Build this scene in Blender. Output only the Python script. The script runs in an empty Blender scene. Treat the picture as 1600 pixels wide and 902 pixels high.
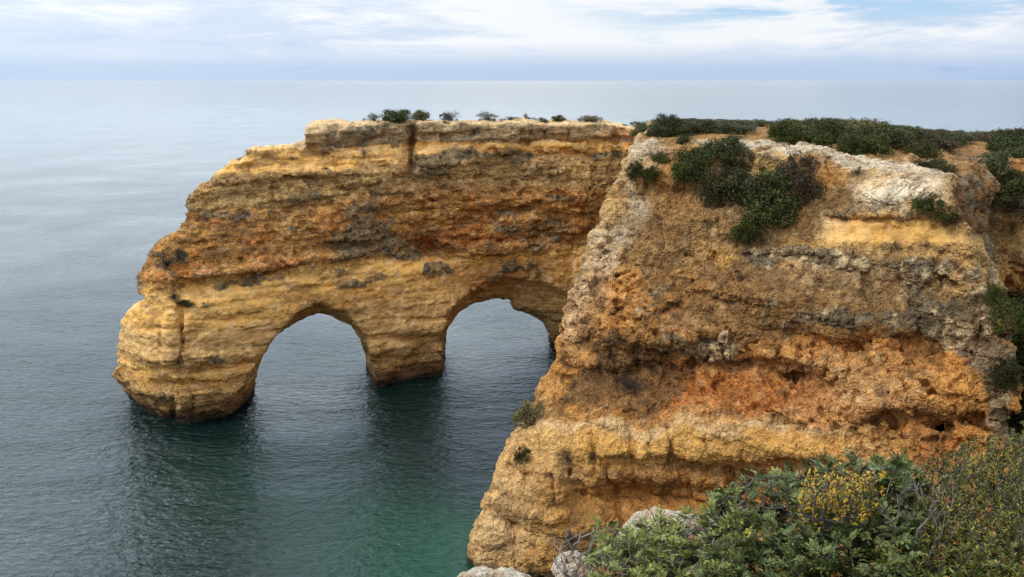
import bpy, math, random, time
import numpy as np
from mathutils import Vector, Matrix
from mathutils.bvhtree import BVHTree
T0 = time.time()
rng = np.random.default_rng(7); random.seed(7)
scene = bpy.context.scene
COL = scene.collection

# ------------------------------------------------------------------ camera numbers
CAMZ = 28.0; FP = 1386.0; PITCH = math.radians(13.2)
CP, SP = math.cos(PITCH), math.sin(PITCH)
def ray(u, v):
    """direction through a point of the photograph (1600x902), y component free"""
    a = 451.0 - np.asarray(v, dtype=float); u = np.asarray(u, dtype=float)
    return (u-800.0), FP*CP + a*SP, a*CP - FP*SP
def at(u, v, Y):
    dx, dy, dz = ray(u, v); t = Y/dy
    return dx*t, np.asarray(Y, dtype=float)+0*dx, CAMZ + dz*t
def proj(X, Y, Z):
    dz = Z - CAMZ
    zc = Y*CP - dz*SP; yc = Y*SP + dz*CP
    zc = np.maximum(zc, 0.5)
    return 800 + FP*X/zc, 451 - FP*yc/zc

# ------------------------------------------------------------------ noise
_L = {}
def vnoise(p, seed=0):
    if seed not in _L:
        _L[seed] = np.random.default_rng(1000+seed).uniform(-1, 1, (32, 32, 32)).astype(np.float32)
    L = _L[seed]
    i = np.floor(p).astype(np.int64); f = (p - i).astype(np.float32)
    f = f*f*(3-2*f); i &= 31; j = (i+1) & 31
    x0, y0, z0 = i[..., 0], i[..., 1], i[..., 2]; x1, y1, z1 = j[..., 0], j[..., 1], j[..., 2]
    fx, fy, fz = f[..., 0], f[..., 1], f[..., 2]
    a = L[x0, y0, z0]*(1-fx)+L[x1, y0, z0]*fx; b = L[x0, y1, z0]*(1-fx)+L[x1, y1, z0]*fx
    c = L[x0, y0, z1]*(1-fx)+L[x1, y0, z1]*fx; d = L[x0, y1, z1]*(1-fx)+L[x1, y1, z1]*fx
    return (a*(1-fy)+b*fy)*(1-fz) + (c*(1-fy)+d*fy)*fz
def fbm(p, freq, octv=4, seed=0, gain=0.5):
    q = np.asarray(p, dtype=np.float64)*np.asarray(freq); s = 0; a = 1.0; t = 0
    for k in range(octv):
        s = s + a*vnoise(q + 17.3*k + seed*3.1, (seed+k) % 12); t += a; a *= gain; q = q*2.03
    return s/t*1.6
def ridged(p, freq, octv=3, seed=0):
    q = np.asarray(p, dtype=np.float64)*np.asarray(freq); s = 0; a = 1.0; t = 0
    for k in range(octv):
        s = s + a*(1-2*np.abs(vnoise(q+9.7*k+seed, (seed+k+5) % 12))); t += a; a *= .5; q = q*2.1
    return s/t
def sstep(a, b, x):
    t = np.clip((x-a)/(b-a), 0, 1); return t*t*(3-2*t)
def smax(a, b, k):
    h = np.clip(0.5+0.5*(a-b)/k, 0, 1); return b*(1-h)+a*h + k*h*(1-h)
def smin(a, b, k): return -smax(-a, -b, k)

def poly_sdf(px, py, poly):
    """signed distance (negative inside) of points to a polygon"""
    d = np.full(px.shape, 1e18); s = np.ones(px.shape); n = len(poly)
    for i in range(n):
        ax, ay = poly[i]; bx, by = poly[i-1]
        ex, ey = bx-ax, by-ay; wx, wy = px-ax, py-ay
        t = np.clip((wx*ex+wy*ey)/(ex*ex+ey*ey+1e-12), 0, 1)
        d = np.minimum(d, (wx-ex*t)**2+(wy-ey*t)**2)
        c1 = py >= ay; c2 = py < by; c3 = ex*wy > ey*wx
        fl = (c1 & c2 & c3) | (~c1 & ~c2 & ~c3)
        s = np.where(fl, -s, s)
    return s*np.sqrt(d)

def blocks(x, s, hrow, wcol, seed=0):
    """offset of joint-bounded blocks in a bed; x along the face, s = warped height"""
    r = np.floor(s/hrow); H = lambda a, b: np.modf(np.abs(np.sin(a*12.9898+b*78.233+seed*3.7)*43758.5453))[0]
    w = wcol*(.6+.9*H(r, 1.0)); c = np.floor(x/w+H(r, 2.0)*7); fxr = x/w+H(r, 2.0)*7-c; fs = s/hrow-r
    off = H(r, c+5)-.5; crack = np.maximum(np.exp(-(np.minimum(fxr, 1-fxr)*w/.11)**2)*(H(r, c+9) > .45), 0)
    return off, crack, fs
class Table:                                  # bilinear look-up on a regular 2-D grid
    def __init__(self, x0, x1, y0, y1, h, fn=None):
        self.x0, self.y0, self.h = x0, y0, h
        self.nx = int((x1-x0)/h)+1; self.ny = int((y1-y0)/h)+1
        self.GX, self.GY = np.meshgrid(x0+h*np.arange(self.nx), y0+h*np.arange(self.ny), indexing='ij')
        if fn: self.V = fn(self.GX, self.GY)
    def __call__(self, x, y):
        fx = np.clip((x-self.x0)/self.h, 0, self.nx-1.001); fy = np.clip((y-self.y0)/self.h, 0, self.ny-1.001)
        i = fx.astype(int); j = fy.astype(int); fx = fx-i; fy = fy-j; V = self.V
        return (V[i, j]*(1-fx)+V[i+1, j]*fx)*(1-fy) + (V[i, j+1]*(1-fx)+V[i+1, j+1]*fx)*fy

def rbf(pts, vals, scale=1.0, lam=0.3):
    P = np.array(pts, float)*scale; n = len(P)
    def k(r2): return 0.5*r2*np.log(r2+1e-9)
    D = ((P[:, None]-P[None])**2).sum(-1)
    A = np.zeros((n+3, n+3)); A[:n, :n] = k(D)+lam*np.eye(n); A[:n, n] = 1; A[:n, n+1:] = P; A[n:, :n] = A[:n, n:].T
    w = np.linalg.solve(A, np.concatenate([vals, [0, 0, 0]]))
    def f(x, y):
        x = np.asarray(x)*scale; y = np.asarray(y)*scale; s = w[n]+w[n+1]*x+w[n+2]*y
        for i in range(n): s = s + w[i]*k((x-P[i, 0])**2+(y-P[i, 1])**2)
        return s
    return f

# ------------------------------------------------------------------ surface nets
def surface_nets(F, org, h):
    nx, ny, nz = F.shape
    ins = F < 0
    c = [ins[i:nx-1+i, j:ny-1+j, k:nz-1+k] for i in (0, 1) for j in (0, 1) for k in (0, 1)]
    n = sum(x.astype(np.int8) for x in c)
    m = (n > 0) & (n < 8); del c
    I, J, K = np.nonzero(m); idx = np.full(m.shape, -1, np.int32); idx[I, J, K] = np.arange(len(I))
    acc = np.zeros((len(I), 3)); cnt = np.zeros(len(I))
    corners = [(i, j, k) for i in (0, 1) for j in (0, 1) for k in (0, 1)]
    vals = {q: F[I+q[0], J+q[1], K+q[2]] for q in corners}
    for q in corners:
        for ax in range(3):
            if q[ax] == 0:
                r = list(q); r[ax] = 1; r = tuple(r)
                a, b = vals[q], vals[r]; s = (a < 0) != (b < 0)
                t = np.where(s, a/np.where(s, a-b, 1), 0)
                p = np.array(q, float)[None].repeat(len(I), 0); p[:, ax] += t
                acc += p*s[:, None]; cnt += s
    V = (np.stack([I, J, K], 1) + acc/cnt[:, None])*h + np.array(org)
    quads = []
    for ax in range(3):
        sl0 = [slice(None)]*3; sl1 = [slice(None)]*3; sl0[ax] = slice(0, -1); sl1[ax] = slice(1, None)
        A = ins[tuple(sl0)]; B = ins[tuple(sl1)]; E = np.nonzero(A != B)
        e = np.stack(E, 1); b, g = [(1, 2), (2, 0), (0, 1)][ax]
        dims = [nx-1, ny-1, nz-1]
        ok = (e[:, b] > 0) & (e[:, g] > 0) & (e[:, b] < dims[b]) & (e[:, g] < dims[g]) & (e[:, ax] < dims[ax])
        e = e[ok]; fl = A[e[:, 0], e[:, 1], e[:, 2]]
        def cell(db, dg):
            q = e.copy(); q[:, b] -= db; q[:, g] -= dg; return idx[q[:, 0], q[:, 1], q[:, 2]]
        Q = np.stack([cell(1, 1), cell(0, 1), cell(0, 0), cell(1, 0)], 1)
        Q = np.where(fl[:, None], Q, Q[:, ::-1]); quads.append(Q)
    Q = np.concatenate(quads); Q = Q[(Q >= 0).all(1)]
    return V, Q

def compact(V, Q):
    used = np.zeros(len(V), bool); used[Q.ravel()] = True
    m = np.cumsum(used)-1; return V[used], m[Q]
def subdivide(V, Q):
    n = len(V); E = np.concatenate([Q[:, [0, 1]], Q[:, [1, 2]], Q[:, [2, 3]], Q[:, [3, 0]]]); E.sort(1)
    key = E[:, 0].astype(np.int64)*n+E[:, 1]; uk, inv = np.unique(key, return_inverse=True)
    ev = (V[uk//n]+V[uk % n])/2; fc = V[Q].mean(1); m = len(Q)
    e = inv.reshape(4, m)+n; f = np.arange(m)+n+len(uk)
    NV = np.concatenate([V, ev, fc])
    NQ = np.concatenate([np.stack([Q[:, 0], e[0], f, e[3]], 1), np.stack([e[0], Q[:, 1], e[1], f], 1),
                         np.stack([f, e[1], Q[:, 2], e[2]], 1), np.stack([e[3], f, e[2], Q[:, 3]], 1)])
    return NV, NQ
def normals(V, Q):
    fn = np.cross(V[Q[:, 2]]-V[Q[:, 0]], V[Q[:, 3]]-V[Q[:, 1]])
    N = np.zeros_like(V)
    for a in range(3):
        for k in range(4): N[:, a] += np.bincount(Q[:, k], fn[:, a], minlength=len(V))
    return N/(np.linalg.norm(N, axis=1, keepdims=True)+1e-12)

def mesh_from(name, V, Q, smooth=True, col=None, alpha=None):
    V = np.asarray(V, np.float32); Q = np.asarray(Q, np.int32); k = Q.shape[1]
    me = bpy.data.meshes.new(name); me.vertices.add(len(V)); me.vertices.foreach_set('co', V.ravel())
    me.loops.add(Q.size); me.loops.foreach_set('vertex_index', Q.ravel())
    me.polygons.add(len(Q)); me.polygons.foreach_set('loop_start', np.arange(0, Q.size, k, dtype=np.int32))
    me.polygons.foreach_set('use_smooth', np.full(len(Q), smooth))
    if col is not None:
        at_ = me.color_attributes.new('tint', 'FLOAT_COLOR', 'POINT')
        c4 = np.ones((len(V), 4), np.float32); c4[:, :3] = col
        if alpha is not None: c4[:, 3] = alpha
        at_.data.foreach_set('color', c4.ravel())
    me.update(calc_edges=True); me.validate() if False else None
    return me
def link(name, me, mat=None, parent=None, loc=None):
    o = bpy.data.objects.new(name, me); COL.objects.link(o)
    if mat is not None and me is not None and not me.materials: me.materials.append(mat)
    if parent is not None: o.parent = parent
    if loc is not None: o.location = loc
    return o
def tag(o, label=None, cat=None, group=None, kind=None):
    if label: o['label'] = label
    if cat: o['category'] = cat
    if group: o['group'] = group
    if kind: o['kind'] = kind
    return o

# ------------------------------------------------------------------ materials
def new_mat(name):
    m = bpy.data.materials.new(name); m.use_nodes = True; nt = m.node_tree; nt.nodes.clear()
    out = nt.nodes.new('ShaderNodeOutputMaterial'); b = nt.nodes.new('ShaderNodeBsdfPrincipled')
    nt.links.new(b.outputs[0], out.inputs[0]); return m, nt, b
def nd(nt, typ, **kw):
    n = nt.nodes.new(typ)
    for k, v in kw.items():
        if k in n.inputs.keys(): n.inputs[k].default_value = v
        else: setattr(n, k, v)
    return n
def math_n(nt, op, a, b=None, clamp=False):
    n = nt.nodes.new('ShaderNodeMath'); n.operation = op; n.use_clamp = clamp
    for i, x in enumerate((a, b)):
        if x is None: continue
        if hasattr(x, 'is_linked'): nt.links.new(x, n.inputs[i])
        else: n.inputs[i].default_value = x
    return n.outputs[0]
def ramp(nt, fac, stops):
    n = nt.nodes.new('ShaderNodeValToRGB'); nt.links.new(fac, n.inputs[0]); cr = n.color_ramp
    while len(cr.elements) < len(stops): cr.elements.new(0.5)
    for e, (p, c) in zip(cr.elements, stops): e.position = p; e.color = (*c, 1) if len(c) == 3 else c
    return n.outputs[0]
def mix(nt, fac, a, b, mode='MIX'):
    n = nt.nodes.new('ShaderNodeMix'); n.data_type = 'RGBA'; n.blend_type = mode
    for s, x in ((n.inputs['Factor'], fac), (n.inputs['A'], a), (n.inputs['B'], b)):
        if hasattr(x, 'is_linked'): nt.links.new(x, s)
        elif isinstance(x, (int, float)): s.default_value = x
        else: s.default_value = (*x, 1)
    return n.outputs['Result']
def sepvec(nt, vec, scale=(1, 1, 1), rot=(0, 0, 0), loc=(0, 0, 0)):
    n = nt.nodes.new('ShaderNodeMapping'); nt.links.new(vec, n.inputs[0])
    n.inputs['Scale'].default_value = scale; n.inputs['Rotation'].default_value = rot; n.inputs['Location'].default_value = loc
    return n.outputs[0]
def noise(nt, vec, scale, detail=4, rough=0.55, dist=0.0):
    n = nt.nodes.new('ShaderNodeTexNoise'); nt.links.new(vec, n.inputs['Vector'])
    n.inputs['Scale'].default_value = scale; n.inputs['Detail'].default_value = detail
    n.inputs['Roughness'].default_value = rough; n.inputs['Distortion'].default_value = dist
    return n.outputs['Fac']

def rock_mat(name, k=1.0, bed=1.0):
    m, nt, b = new_mat(name); L = nt.links
    tc = nd(nt, 'ShaderNodeTexCoord').outputs['Object']
    an = nd(nt, 'ShaderNodeAttribute', attribute_name='tint'); at_ = an.outputs['Color']; al = an.outputs['Alpha']
    n1 = noise(nt, tc, 1.7*k, 8, .68, .4); n2 = noise(nt, tc, 9*k, 5, .65)
    bedv = sepvec(nt, tc, (.5*k, .5*k, 6*k)); n3 = noise(nt, bedv, 1.0, 6, .65, .3)
    vary = ramp(nt, n1, [(.30, (.45, .42, .39)), (.48, (1, 1, 1)), (.70, (1.5, 1.44, 1.34))])
    c = mix(nt, math_n(nt, 'POWER', al, .7), at_, vary, 'MULTIPLY')
    vary2 = ramp(nt, n2, [(.32, (.38, .36, .34)), (.46, (1, 1, 1)), (.70, (1.5, 1.45, 1.36))])
    c = mix(nt, math_n(nt, 'MULTIPLY', al, .8), c, vary2, 'MULTIPLY')
    vary3 = ramp(nt, n3, [(.32, (.66, .60, .55)), (.5, (1, 1, 1)), (.68, (1.25, 1.22, 1.15))])
    c = mix(nt, .6*bed, c, vary3, 'MULTIPLY')
    sp = nd(nt, 'ShaderNodeTexVoronoi', Scale=3.6*k); L.new(tc, sp.inputs['Vector'])
    pits = ramp(nt, sp.outputs['Distance'], [(.0, (.32, .26, .2)), (.16, (.5, .45, .4)), (.24, (1, 1, 1))])
    pm = math_n(nt, 'MULTIPLY', ramp(nt, noise(nt, tc, .5*k, 3), [(.52, (0, 0, 0)), (.66, (1, 1, 1))]), al)
    c = mix(nt, pm, c, mix(nt, 1.0, c, pits, 'MULTIPLY'))
    L.new(c, b.inputs['Base Color']); b.inputs['Roughness'].default_value = .95
    b.inputs['Specular IOR Level'].default_value = .15
    h = math_n(nt, 'ADD', math_n(nt, 'MULTIPLY', n1, 1.3), math_n(nt, 'MULTIPLY', n2, .4))
    h = math_n(nt, 'ADD', h, math_n(nt, 'MULTIPLY', n3, .8*bed))
    h = math_n(nt, 'ADD', h, math_n(nt, 'MULTIPLY', noise(nt, tc, 28*k, 3), .12))
    wv = nt.nodes.new('ShaderNodeVectorMath'); wv.operation = 'ADD'; L.new(tc, wv.inputs[0]); nz_ = nt.nodes.new('ShaderNodeTexNoise'); L.new(tc, nz_.inputs['Vector']); nz_.inputs['Scale'].default_value = 1.5*k
    ws = nt.nodes.new('ShaderNodeVectorMath'); ws.operation = 'SCALE'; L.new(nz_.outputs['Color'], ws.inputs[0]); ws.inputs['Scale'].default_value = .5/k; L.new(ws.outputs[0], wv.inputs[1])
    for sc_, st_, wd in ((.9, .55, .05), (2.6, .28, .07)):        # fracture lines and rubble
        ve = nt.nodes.new('ShaderNodeTexVoronoi'); ve.feature = 'DISTANCE_TO_EDGE'; L.new(wv.outputs[0], ve.inputs['Vector']); ve.inputs['Scale'].default_value = sc_*k
        msk = ramp(nt, noise(nt, tc, .7*k*sc_, 2), [(.42, (0, 0, 0)), (.6, (1, 1, 1))])
        cr_ = ramp(nt, ve.outputs['Distance'], [(0, (0, 0, 0)), (wd, (1, 1, 1))]); h = math_n(nt, 'ADD', h, math_n(nt, 'MULTIPLY', math_n(nt, 'MULTIPLY', cr_, msk), st_))
    vr = nd(nt, 'ShaderNodeTexVoronoi', Scale=5.5*k); L.new(wv.outputs[0], vr.inputs['Vector'])
    msk = ramp(nt, noise(nt, tc, .45*k, 3), [(.46, (1, 1, 1)), (.60, (0, 0, 0))])
    h = math_n(nt, 'SUBTRACT', h, math_n(nt, 'MULTIPLY', math_n(nt, 'MULTIPLY', vr.outputs['Distance'], msk), .7))
    bp = nd(nt, 'ShaderNodeBump', Strength=1.0, Distance=.55/k); L.new(al, bp.inputs['Strength']); L.new(h, bp.inputs['Height']); L.new(bp.outputs[0], b.inputs['Normal'])
    return m

def leaf_mat(name, cols, rough=.65, spec=.12, nsc=2.2):
    m, nt, b = new_mat(name); L = nt.links
    g = nd(nt, 'ShaderNodeNewGeometry'); oi = nd(nt, 'ShaderNodeObjectInfo')
    tc = nd(nt, 'ShaderNodeTexCoord').outputs['Object']
    r = math_n(nt, 'ADD', math_n(nt, 'MULTIPLY', g.outputs['Random Per Island'], .5),
               math_n(nt, 'MULTIPLY', noise(nt, tc, nsc, 2), .6))
    r = math_n(nt, 'ADD', r, math_n(nt, 'MULTIPLY', math_n(nt, 'SUBTRACT', oi.outputs['Random'], .5), .25))
    c = ramp(nt, r, [(.12+.76*i/(len(cols)-1), q) for i, q in enumerate(cols)])
    L.new(c, b.inputs['Base Color']); b.inputs['Roughness'].default_value = rough
    b.inputs['Specular IOR Level'].default_value = spec
    return m
def bark_mat(name, c0, c1):
    m, nt, b = new_mat(name); tc = nd(nt, 'ShaderNodeTexCoord').outputs['Object']
    g = nd(nt, 'ShaderNodeNewGeometry')
    r = math_n(nt, 'ADD', math_n(nt, 'MULTIPLY', noise(nt, tc, 25, 4), .6), math_n(nt, 'MULTIPLY', g.outputs['Random Per Island'], .4))
    nt.links.new(ramp(nt, r, [(.3, c0), (.7, c1)]), b.inputs['Base Color']); b.inputs['Roughness'].default_value = .9
    return m

M_wall = rock_mat('bedded_sandstone', 1.0, .6)
M_head = rock_mat('weathered_sandstone', 1.25, .35)
M_white = rock_mat('pale_limestone', 9.0, .2)
M_ground = rock_mat('stony_soil', 5.0, .0)
M_green = leaf_mat('mastic_scrub_leaves', [(.013, .018, .005), (.028, .036, .008), (.050, .060, .012), (.10, .105, .022)])
M_dark = leaf_mat('dark_scrub_leaves', [(.014, .015, .005), (.032, .033, .010), (.052, .050, .015), (.085, .072, .022)])
M_olive = leaf_mat('olive_scrub_leaves', [(.05, .045, .018), (.10, .088, .035), (.15, .125, .055), (.20, .165, .08)])
M_grey = leaf_mat('grey_scrub_leaves', [(.03, .03, .02), (.06, .058, .038), (.10, .09, .062), (.14, .125, .085)])
M_dry = leaf_mat('dry_twig_scrub', [(.02, .014, .008), (.045, .03, .017), (.075, .052, .03), (.12, .09, .055)])
M_purple = leaf_mat('reddish_scrub', [(.026, .018, .010), (.050, .034, .018), (.08, .054, .030), (.11, .08, .045)])
M_stem = bark_mat('brown_bark', (.03, .02, .012), (.08, .06, .045))
M_twig = bark_mat('grey_twig_bark', (.07, .055, .045), (.26, .22, .19))
M_twigdark = bark_mat('dark_twig_bark', (.03, .022, .018), (.10, .08, .065))
M_mastic = leaf_mat('mastic_leaflets', [(.022, .035, .008), (.055, .072, .016), (.115, .135, .034), (.27, .28, .10)], .5, .22, 8)
M_mastic2 = leaf_mat('bright_green_leaflets', [(.025, .038, .006), (.058, .074, .012), (.12, .135, .022), (.28, .28, .07)], .5, .22, 8)
M_yellow = leaf_mat('yellow_leaves', [(.06, .075, .012), (.20, .19, .02), (.42, .30, .025), (.48, .24, .02)], .5, .2, 9)
M_yg = leaf_mat('yellow_green_leaves', [(.035, .05, .010), (.09, .10, .016), (.17, .16, .022), (.34, .24, .03)], .55, .2, 7)
M_red = leaf_mat('red_leaves', [(.10, .02, .01), (.25, .05, .02), (.4, .12, .03), (.4, .2, .04)], .5, .3)

# ------------------------------------------------------------------ ARCH WALL
C_YEL = np.array((.57, .335, .115)); C_OR = np.array((.50, .235, .075)); C_RED = np.array((.36, .125, .045))
C_CREAM = np.array((.60, .45, .27)); C_WHITE = np.array((.70, .61, .48)); C_TAN = np.array((.46, .30, .135))
C_SOIL = np.array((.19, .115, .055)); C_LICH = np.array((.21, .18, .125)); C_DARK = np.array((.055, .042, .03)); C_BRN = np.array((.28, .15, .065))
def mixc(c, k, m): return c*(1-m[:, None]) + np.asarray(k)[None]*m[:, None]
def gblob(u, v, cu, cv, ru, rv, p=2.0): return np.exp(-(np.abs((u-cu)/ru)**p+np.abs((v-cv)/rv)**p))

WX0, WX1 = -40.0, 22.0
fx = np.array([-40, -34, -32, -30, -27.5, -25, -22, -16, -10, 0, 8, 16, 24]); fy = np.array([78, 73.8, 71.4, 69.8, 68.6, 69.6, 71.9, 76.6, 80.3, 84.2, 87, 89, 90.5])
WFEAT = [  # u, v, ru, rv, metres (positive = hollow)
 (662, 390, 20, 14, 2.4), (690, 398, 20, 10, 1.0), (770, 376, 85, 7, .8), (640, 228, 7, 36, 3.2), (425, 330, 3.5, 40, .5), (281, 530, 4, 62, .9), (250, 602, 50, 4, .5), (330, 598, 50, 3.5, .5), (385, 570, 20, 4, .5), (300, 560, 90, 14, -.35), (270, 640, 3, 40, .6), (360, 500, 60, 3, .3), (240, 515, 40, 3, .3), (470, 450, 60, 3, .3), (640, 500, 50, 3, .3), (640, 533, 60, 4, .4), (600, 560, 40, 3, .25), (538, 455, 3, 35, .3),
 (860, 241, 115, 7, .75), (860, 222, 110, 5, .35), (560, 262, 90, 5, .55), (480, 280, 40, 4, .5), (520, 255, 110, 6, .3), (330, 578, 16, 7, 1.0), (400, 520, 40, 4, .4), (215, 583, 16, 6, .5),
 (470, 490, 5, 22, .3), (585, 445, 4, 18, .35), (700, 330, 60, 5, .4), (760, 440, 110, 40, 1.2), (640, 530, 80, 6, .35), (860, 310, 4, 60, .3), (1000, 290, 5, 60, .5),
 (960, 240, 3, 25, .4), (905, 225, 3, 18, .3), (829, 208, 3, 12, .4), (735, 208, 3, 12, .3), (960, 208, 3, 12, .4), (680, 208, 3, 10, .4), (700, 222, 4, 18, .3),
 (330, 605, 60, 5, .3), (300, 630, 3, 35, .4), (250, 540, 3, 50, .25), (395, 438, 3, 25, .3), (380, 340, 5, 30, .4), (780, 455, 60, 20, .8), (600, 385, 60, 4, .25), (560, 420, 4, 25, .25),
 (690, 250, 70, 14, -.35), (600, 215, 25, 25, .3), (300, 350, 45, 40, -.5), (380, 270, 50, 5, .35), (290, 455, 28, 9, .5), (330, 440, 70, 5, .35)]
def wall_front(X, Z):
    Y = np.interp(X, fx, fy)
    left = sstep(-12, -24, X)
    Y = Y + np.interp(Z, [-3, 0, 2, 5, 7, 12, 18, 22.2, 22.6, 26], [1.2, .6, .0, -.2, .0, .6, 1.8, 2.4, 2.1, 2.6])*(1-.2*left)
    Y = Y + left*np.interp(Z, [0, 3.0, 3.6, 5.0, 5.8, 8, 12.6, 13.4, 18, 24], [1.0, -.5, .2, .35, -.4, -.3, .2, .9, 2.6, 5])
    P = np.stack([X, Y, Z], -1)
    # beds
    s = Z + .5*vnoise(P*np.array([.06, .06, .05]), 3)
    mk = sstep(-.25, .45, fbm(np.stack([X*.10, X*0+1.7, Z*.22], -1), 1.0, 3, 4)); mk2 = sstep(-.2, .4, fbm(np.stack([X*.2, X*0+7.7, Z*.4], -1), 1.0, 3, 9))
    Y = Y + (.12+.55*mk)*np.tanh(2.6*vnoise(np.stack([X*.09, Y*0+3.3, s*.85], -1), 1)) + (.03+.20*mk2)*np.tanh(3*vnoise(np.stack([X*.22, Y*0, s*3.1], -1), 2))
    Y = Y + .06*vnoise(np.stack([X*.5, Y*0, s*7.5], -1), 4)
    sw = s + .18*vnoise(np.stack([X*.7, X*0, Z*.7], -1), 5); xw = X + .35*vnoise(np.stack([X*.5, X*0+3, Z*1.2], -1), 6)
    o1, c1, f1 = blocks(xw, sw, 1.55, 3.4, 1); o2, c2, f2 = blocks(xw+.7, sw+.4, .62, 1.5, 2)
    Y = Y + .42*o1*(.4+.6*mk2) + .20*o2*(.3+.7*mk) + .35*c1*mk2 + .12*c2*mk
    capm = sstep(22.0, 22.3, Z); oc, cc, fc_ = blocks(X, Z-22.2, 1.1, 2.6, 3); Y = Y + capm*(.45*oc+.8*cc)
    Y = Y + .45*sstep(.25, .6, fbm(np.stack([X*.35, X*0+9, Z*.8], -1), 1.0, 3, 2))
    Y = Y + .5*vnoise(P*.22, 6)
    ysm_ = np.interp(X, fx, fy) + np.interp(Z, [-3, 0, 2, 5, 7, 12, 18, 22.2, 22.6, 26], [1.2, .6, .0, -.2, .0, .6, 1.8, 2.4, 2.1, 2.6])*(1-.2*left) + left*np.interp(Z, [0, 3.0, 3.6, 5.0, 5.8, 8, 12.6, 13.4, 18, 24], [1.0, -.5, .2, .35, -.4, -.3, .2, .9, 2.6, 5])
    lowk = .5*sstep(12.5, 10.5, Z)*sstep(4, 5.5, Z)+.2; Y = Y*(1-lowk)+(ysm_+.1)*lowk
    Y = Y - .25*ridged(P*np.array([1, 0, .5]), .35, 2, 3)
    u, v = proj(X, Y, Z)
    for (a, b, c, d, e) in WFEAT: Y = Y + e*gblob(u, v, a, b, c, d, 2.4)
    return Y
WF = Table(WX0, WX1, -3, 27, .1, wall_front)
def fit_depth(fn, u, v, off=0.0, Y=80.0):
    for _ in range(30):
        x, _, z = at(u, v, Y); Y = .5*Y+.5*(fn(x, z)+off)
    x, _, z = at(u, v, Y); return float(x), float(Y), float(z)
_sm = lambda X, Z: np.interp(X, fx, fy)+np.interp(Z, [-3, 0, 5, 12, 18, 24], [.8, .4, .2, .6, 2.0, 3.2])
OUT = [(218, 690), (232, 664), (216, 640), (202, 618), (199, 600), (192, 588), (188, 574), (192, 560), (197, 530), (201, 505), (203, 490), (212, 476), (238, 458), (226, 447), (224, 432), (228, 418), (232, 400), (243, 388), (262, 372), (276, 362), (282, 340), (284, 315), (296, 298), (318, 292), (318, 282), (340, 268), (342, 256), (380, 248), (381, 235), (425, 234), (455, 228), (471, 225), (472, 200), (480, 192), (560, 189)]
wpoly = []
for (u, v) in OUT:
    x, y, z = fit_depth(_sm, u, v, 1.6); wpoly.append((x, z))
wpoly += [(-10, 24.35), (0, 24.2), (9, 24.0), (13, 23.2), (30, 22.0), (30, -6), (wpoly[0][0], -6)]
WP = Table(WX0, WX1, -3, 27, .1, lambda X, Z: poly_sdf(X, Z, wpoly))
A1F = [(335, 760), (352, 672), (372, 618), (392, 580), (425, 528), (462, 488), (500, 474), (540, 488), (572, 530), (584, 575), (596, 640), (600, 760)]
A1B = [(388, 760), (397, 625), (399, 580), (428, 527), (470, 497), (495, 488), (520, 493), (550, 508), (566, 530), (573, 560), (574, 600), (574, 760)]
A2F = [(688, 760), (690, 560), (694, 512), (704, 488), (735, 455), (790, 432), (850, 440), (910, 470), (940, 520), (950, 760)]
A2B = [(693, 760), (694, 545), (697, 515), (716, 488), (745, 470), (775, 465), (797, 467), (803, 482), (830, 490), (850, 503), (857, 520), (861, 550), (864, 760)]
PT = Table(150, 1000, 380, 780, 1.5); 
def ptab(poly):
    t = Table(150, 1000, 380, 780, 1.5); t.V = poly_sdf(t.GX, t.GY, poly); return t
TA = [(ptab(A1F), ptab(A1B)), (ptab(A2F), ptab(A2B))]
def wall_sdf(X, Y, Z):
    F = WF(X, Z)
    T = 8.5 + 1.0*np.sin(X*.35) + np.clip((X-5)*.8, 0, 8) - 1.5*sstep(-18, -30, X)
    dpo = WP(X, Z) + .10*np.abs(Y-(F+2.0))
    d = smax(dpo + .18*fbm(np.stack([X, Y, Z], -1), (.7, .7, 1.6), 2, 2), (F-Y)*.8, .28)
    d = smax(d, Y-(F+T)+.6*np.sin(Z*.5+X*.3), 1.0)
    u, v = proj(X, Y, Z); t = np.clip((Y-F)/5.5, 0, 1); t = t*t*(3-2*t)
    for (a, b) in TA:
        o = a(u, v)*(1-t)+b(u, v)*t
        o = o*Y/FP*.97
        d = smax(d, -o, .35)
    return d
def eval_grid(fn, b0, b1, h):
    n = [int((b1[i]-b0[i])/h)+1 for i in range(3)]
    xs = [b0[i]+h*np.arange(n[i]) for i in range(3)]; F = np.empty(n, np.float32)
    for i in range(0, n[0], 16):
        X, Y, Z = np.meshgrid(xs[0][i:i+16], xs[1], xs[2], indexing='ij'); F[i:i+16] = fn(X, Y, Z)
    return F
b0, b1, hh = (-38, 65, -1.6), (21, 104, 26), .2
F = eval_grid(wall_sdf, b0, b1, hh); V, Q = surface_nets(F, b0, hh); del F
BV_wall = BVHTree.FromPolygons(V.tolist(), Q.tolist())
fc = V[Q].mean(1); keep = (fc[:, 2] > -1.4); V, Q = compact(V, Q[keep])
V, Q = subdivide(V, Q); N = normals(V, Q)
print('wall', len(Q), time.time()-T0)
P = V.copy()
lowm = 1-.55*sstep(12, 10, P[:, 2])-.0*P[:, 2]; capz = 1-.6*sstep(22, 22.6, P[:, 2])
dsp = .26*fbm(P, .45, 3, 1) + (.04+.12*sstep(-.1, .4, fbm(P, .2, 2, 3)))*fbm(P, (.7, .7, 3.2), 3, 2) + .15*ridged(P, 1.2, 3, 4) + .09*fbm(P, 3.2, 2, 5) - .30*sstep(.35, .6, fbm(P, (.9, .9, 1.6), 2, 7))
u, v = proj(P[:, 0], P[:, 1], P[:, 2]); Z = P[:, 2]; nz = N[:, 2]
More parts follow.
